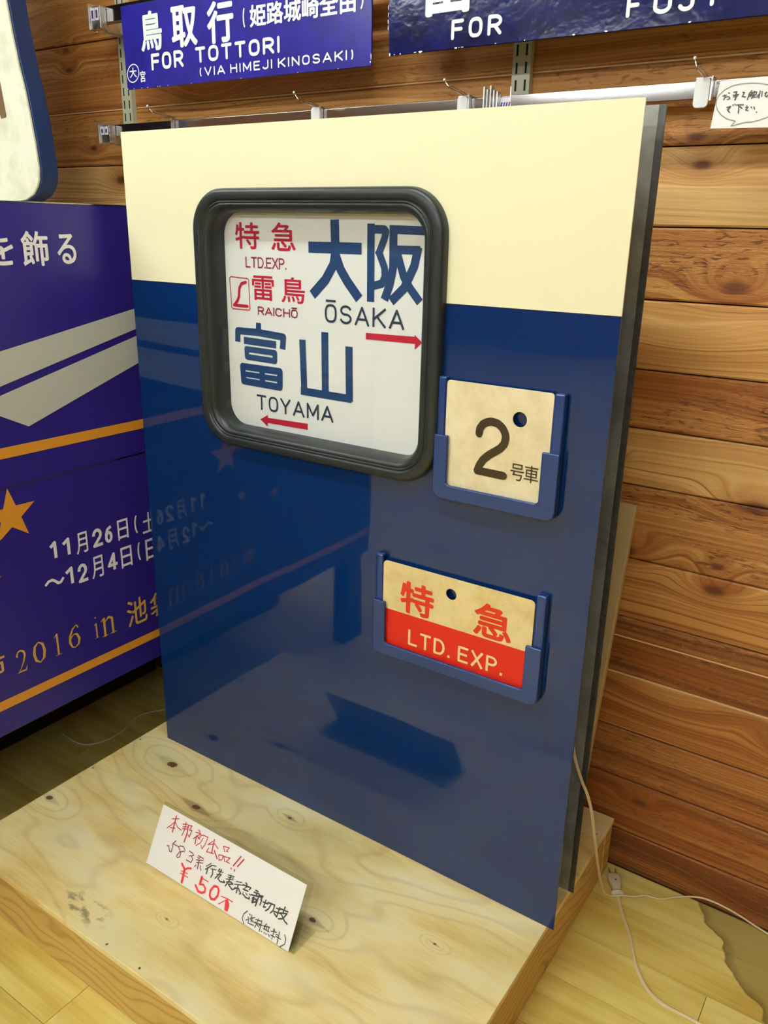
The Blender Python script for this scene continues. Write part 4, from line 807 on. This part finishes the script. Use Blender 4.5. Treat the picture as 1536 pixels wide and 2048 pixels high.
def hook(x, lab, elbow, tip, wide=0.019, tongue=True, zt=1.3300):
    h = empty('display_hook', (x, 0.262, 1.32), lab, 'hook', 'display hooks on the chrome bar')
    if tongue:
        bm = bmesh.new(); L = rrect(x-wide/2, x+wide/2, 1.2910, zt, 0.006, 5)
        prism(bm, [(a, 0.2590, z) for a, z in L], (0, -0.0030, 0)); finish(bm, 'ticket_holder', MAT['plastic'], h, bevel=0.001)
    boxobj('clip', MAT['satin'], h, x+wide/2+0.001, x+wide/2+0.0035, 0.2560, 0.2650, 1.300, 1.3315)
    boxobj('clip_top', MAT['satin'], h, x-wide/2, x+wide/2+0.0035, 0.2595, 0.2880, 1.3292, 1.3308)
    for s, r in ((0, 0.0013), (0.0045, 0.0010)):
        bm = bmesh.new()
        pts = [(x+s, 0.262, 1.3315+s*0.3), Vector(elbow)+Vector((s*0.6, 0, s*0.6)), Vector(tip)+Vector((s*0.2, 0, -s*0.6))]
        a, b_, c = [Vector(p) for p in pts]
        path = [a, a.lerp(b_, 0.5), a.lerp(b_, 0.88), b_, b_.lerp(c, 0.15), c] if s == 0 else [a, a.lerp(b_, 0.6), b_]
        tube(bm, path, r, 8); finish(bm, 'wire', MAT['wire'], h, smooth=True)
    bm = bmesh.new(); bmesh.ops.create_uvsphere(bm, u_segments=10, v_segments=8, radius=0.0023); bmesh.ops.translate(bm, verts=bm.verts, vec=tip)
    finish(bm, 'tip_bead', MAT['plastic'], h, smooth=True)
hook(0.2410, 'metal display hook with white ticket holder above the window gasket', (0.2487, 0.200, 1.3351), (0.2384, 0.200, 1.3479))
hook(0.5550, 'metal display hook with white ticket holder left of the striped sticker', (0.5615, 0.200, 1.3349), (0.5526, 0.200, 1.3463))
hook(0.9440, 'metal display hook with white ticket holder beside the speech-bubble notice', (0.9493, 0.200, 1.3328), (0.9448, 0.200, 1.3458), wide=0.021)
hook(-0.1530, 'bare wire display hook near the left end of the chrome bar', (-0.1397, 0.200, 1.3345), (-0.1535, 0.200, 1.3474), wide=0.006, tongue=False)

# ---- signboards
def signboard(name, lab, pts, mat, chips, y=0.2400):
    s = empty(name, (sum(p[0] for p in pts)/4, y, min(p[1] for p in pts)), lab, 'signboard')
    bm = bmesh.new(); prism(bm, [(x, y, z) for x, z in pts], (0, 0.0045, 0)); b = finish(bm, 'board', mat, s, bevel=0.0012)
    bm = bmesh.new()
    rnd = random.Random(3 if y else 4)
    for (x, z, w, h) in chips:
        n = 7
        vs = [bm.verts.new((x + w*math.cos(2*math.pi*i/n)*rnd.uniform(0.6, 1.2), y-0.0003, z + h*math.sin(2*math.pi*i/n)*rnd.uniform(0.6, 1.2))) for i in range(n)]
        bm.faces.new(vs)
    tag(finish(bm, 'chipped_enamel', MAT['white'], s, weld=False), kind='stuff')
    for hx in (0.12, 0.88):                       # hanger strap over the bar
        x = pts[0][0] + (pts[1][0]-pts[0][0])*hx
        boxobj('hanger', MAT['satin'], s, x-0.006, x+0.006, y+0.0048, 0.2650, 1.5305, 1.5345)
    return s
rc = random.Random(11)
ch1 = [(-0.258+0.001, 1.3905, 0.002, 0.0012)] + [(-0.25+0.62*t, 1.3898-0.0033*t, rc.uniform(.0008, .003), 0.0006) for t in (0.02, 0.06, .09, .14, .15, .19, .3, .52, .75, .9)] + [(0.3795, 1.40, .0008, .006), (0.3785, 1.392, .0016, .0016)]
tot = signboard('tottori_signboard', 'royal blue enamel signboard reading FOR TOTTORI above the train panel', [(-0.2592, 1.3888), (0.3796, 1.3855), (0.3796, 1.5420), (-0.2632, 1.5457)], MAT['enamel1'], ch1)
ink('lettering', frame_panel(0.2400), MAT['white'], tot, 'tottori', lift=0.0007, capw={'FOR': .0062, 'TOTTORI': .0058, '(VIA HIMEJI KINOSAKI)': .0029, '(': .003, ')': .003}, gap=0.34)
ch2 = [(0.4185, 1.4000, .002, .003)] + [(0.42+0.0+t, 1.3990-0.0012*t, rc.uniform(.001, .004), rc.uniform(.0005, .0018)) for t in (.008, .02, .05, .06, .128, .134, .14, .2, .25, .33, .38, .5)] + [(0.4145, 1.44+0.01*i, .0007, .004) for i in range(4)]
fuj = signboard('fuji_signboard', 'glossy navy enamel signboard with FOR and FUJ at the top right', [(0.4168, 1.3979), (1.4200, 1.3950), (1.4200, 1.5560), (0.4120, 1.5590)], MAT['enamel2'], ch2)
ink('lettering', frame_panel(0.2400), MAT['white'], fuj, 'fuji', lift=0.0007, capw=0.0055, gap=0.42)

# ---- speech-bubble notice
nt = empty('touch_notice', (1.05, 0.230, 1.257), 'white card notice with handwriting in a speech bubble hanging from the bar', 'notice')
bm = bmesh.new(); prism(bm, [(0.9697, 0.2302, 1.2606), (1.128, 0.2302, 1.2570), (1.133, 0.2302, 1.3230), (0.9745, 0.2302, 1.3195)], (0, 0.0008, 0)); finish(bm, 'card', MAT['card'], nt)
ink('handwriting', frame_panel(0.2300), MAT['felt_black'], nt, 'rc_black', lift=0.0002)
ink('speech_bubble_outline', frame_panel(0.2300), MAT['line_grey'], nt, 'rc_grey', lift=0.0001)
boxobj('hanging_clip', MAT['satin'], nt, 1.022, 1.037, 0.2312, 0.2655, 1.3185, 1.3215)

# ================================================================== PRICE CARD ON THE PLATFORM
pc = empty('price_card_stand', (0.44, -0.27, 0), 'clear acrylic stand with handwritten white price card on the platform', 'price card')
th = math.atan2(0.051, 0.1)
UC, VC = Vector((1, 0, 0)), Vector((0, math.sin(th), math.cos(th))); OC = Vector((0, -0.294, 0.0)); NC = UC.cross(VC)
def slab(name, mat, u0, u1, v0, v1, n0, n1, par, r=0):
    bm = bmesh.new(); L = rrect(u0, u1, v0, v1, r, 4) if r else [(u1, v1), (u0, v1), (u0, v0), (u1, v0)]
    prism(bm, [OC + UC*a + VC*b_ + NC*n0 for a, b_ in L], NC*(n1-n0)); return finish(bm, name, mat, par)
slab('paper', MAT['card'], 0.2700, 0.6130, 0.0020, 0.1120, -0.0006, 0.0, pc)
slab('acrylic_front', MAT['acrylic'], 0.2690, 0.6240, 0.0012, 0.1170, -0.0032, -0.0012, pc, 0.003)
bm = bmesh.new()
prism(bm, [(0.2690, -0.2915, 0.0008), (0.6240, -0.2915, 0.0008), (0.6240, -0.2360, 0.0008), (0.2690, -0.2360, 0.0008)], (0, 0, 0.002)); finish(bm, 'acrylic_foot', MAT['acrylic'], pc)
FC = (OC, UC, VC)
ink('red_handwriting', FC, MAT['felt_red'], pc, 'card_red', lift=0.0003)
ink('plum_handwriting', FC, MAT['felt_plum'], pc, 'card_plum', lift=0.0003)
ink('price_handwriting', FC, MAT['felt_pink'], pc, 'card_pink', lift=0.0003)
ink('black_handwriting', FC, MAT['felt_black'], pc, 'card_black', lift=0.0003)

# ================================================================== LEANING BOARD, CABLES
bm = bmesh.new()
prism(bm, [(0.66, 0.205, 0.0015), (0.66, 0.3460, 0.660), (0.66, 0.3310, 0.6635), (0.66, 0.190, 0.0050)], (0.245, 0, 0))
o = finish(bm, 'leaning_board', MAT['beige'], None, bevel=0.003, seg=3, origin=(0.78, 0.2, 0.0)); tag(o, 'beige laminate board leaning on the wall behind the train panel', 'board')

def cable(name, pts, lab, r=0.0015, mat='cable', twin=True, side=(1, 0, 0)):
    c = empty(name, pts[-1], lab, 'power cord' if twin else 'wire')
    P = catmull(pts, 8); bm = bmesh.new()
    if twin:
        tube(bm, P, r, 8, side=side, off=r*0.85); tube(bm, P, r, 8, side=side, off=-r*0.85)
    else: tube(bm, P, r, 6)
    finish(bm, 'cord', MAT[mat], c, smooth=True, weld=False); return c
cable('power_cord', [(0.87, 0.060, 0.52), (0.893, 0.075, 0.43), (0.9159, 0.080, 0.3396), (0.9255, 0.084, 0.2885), (0.9411, 0.088, 0.2446), (0.9526, 0.091, 0.2194), (0.961, 0.094, 0.191), (0.9655, 0.101, 0.157), (0.9662, 0.126, 0.098), (0.9635, 0.160, 0.038), (0.9605, 0.190, -0.009), (0.9590, 0.216, -0.055), (0.9615, 0.240, -0.098), (0.969, 0.255, -0.1155), (0.979, 0.260, -0.1150), (0.9915, 0.264, -0.1095), (1.010, 0.281, -0.1155), (1.027, 0.299, -0.1175), (1.054, 0.307, -0.1175), (1.082, 0.332, -0.1165), (1.125, 0.338, -0.100), (1.176, 0.338, -0.100), (1.248, 0.338, -0.117), (1.40, 0.30, -0.1175), (1.6, 0.2, -0.1175)], 'cream twin cord dropping from behind the train panel and running along the wall')
c2 = cable('plugged_cord', [(0.9835, 0.264, -0.1130), (0.992, 0.250, -0.1172), (1.012, 0.218, -0.1178), (1.034, 0.185, -0.1178), (1.053, 0.148, -0.1178), (1.071, 0.117, -0.1178), (1.098, 0.088, -0.1178), (1.131, 0.075, -0.1178), (1.19, 0.073, -0.1178), (1.30, 0.06, -0.1178), (1.42, 0.0, -0.1178)], 'cream twin cord on the floor ending in a white two-pin plug')
# plug: body tapering to a collar, two pins
D = Vector((0.9845-0.958, 0.262-0.309, 0)).normalized(); Sd = Vector((-D.y, D.x, 0)); P0 = Vector((0.958, 0.309, -0.1115))
bm = bmesh.new(); rings = []
for t, w, h in ((0.0, .0105, .0050), (0.003, .0125, .0068), (0.012, .0128, .0075), (0.024, .0118, .0075), (0.036, .0082, .0066), (0.044, .0066, .0058), (0.0455, .0066, .0056)):
    rings.append([bm.verts.new(P0 + D*t + Sd*w*math.copysign(abs(math.cos(a))**0.6, math.cos(a)) + Vector((0, 0, 1))*h*math.copysign(abs(math.sin(a))**0.6, math.sin(a))) for a in [2*math.pi*k/16 for k in range(16)]])
for t, w, h in ():
    pass
for i in range(len(rings)-1):
    for k in range(16): bm.faces.new((rings[i][k], rings[i][(k+1) % 16], rings[i+1][(k+1) % 16], rings[i+1][k]))
bm.faces.new(rings[0]); bm.faces.new(rings[-1][::-1]); bmesh.ops.recalc_face_normals(bm, faces=bm.faces)
plug = finish(bm, 'plug', MAT['plug'], c2, smooth=True)
bm = bmesh.new(); rings = []
for t, s_ in ((0.0455, 0.6), (0.0458, 1.0), (0.0500, 1.05), (0.0515, 0.8)):
    rings.append([bm.verts.new(P0 + D*t + Sd*0.0122*s_*math.cos(a) + Vector((0, 0, 1))*0.0078*s_*math.sin(a)) for a in [2*math.pi*k/16 for k in range(16)]])
for i in range(len(rings)-1):
    for k in range(16): bm.faces.new((rings[i][k], rings[i][(k+1) % 16], rings[i+1][(k+1) % 16], rings[i+1][k]))
bm.faces.new(rings[0]); bm.faces.new(rings[-1][::-1]); bmesh.ops.recalc_face_normals(bm, faces=bm.faces)
finish(bm, 'collar', MAT['plug'], plug, smooth=True)
for s in (-1, 1):
    bm = bmesh.new(); a = P0 + Sd*0.0063*s
    prism(bm, [a + Sd*0.0007 + Vector((0, 0, 0.003)), a - Sd*0.0007 + Vector((0, 0, 0.003)), a - Sd*0.0007 - Vector((0, 0, 0.003)), a + Sd*0.0007 - Vector((0, 0, 0.003))], -D*0.016)
    finish(bm, 'pin', MAT['brass'], plug)
bm = bmesh.new(); c = P0 + D*0.021 + Vector((0, 0, 0.0076)); tube(bm, [c, c+Vector((0, 0, 0.0004))], 0.0018, 10); finish(bm, 'screw_hole', MAT['slothole'], plug)
cable('thin_wire', [(-0.16, 0.30, ZF+0.002), (-0.244, 0.198, ZF+0.002), (-0.275, 0.14, ZF+0.002), (-0.262, 0.09, ZF+0.002), (-0.253, 0.057, ZF+0.002), (-0.258, 0.01, ZF+0.002), (-0.29, -0.03, ZF+0.002), (-0.38, -0.03, ZF+0.002)], 'thin grey wire lying on the floor under the banner table', r=0.0016, mat='cable_grey', twin=False)
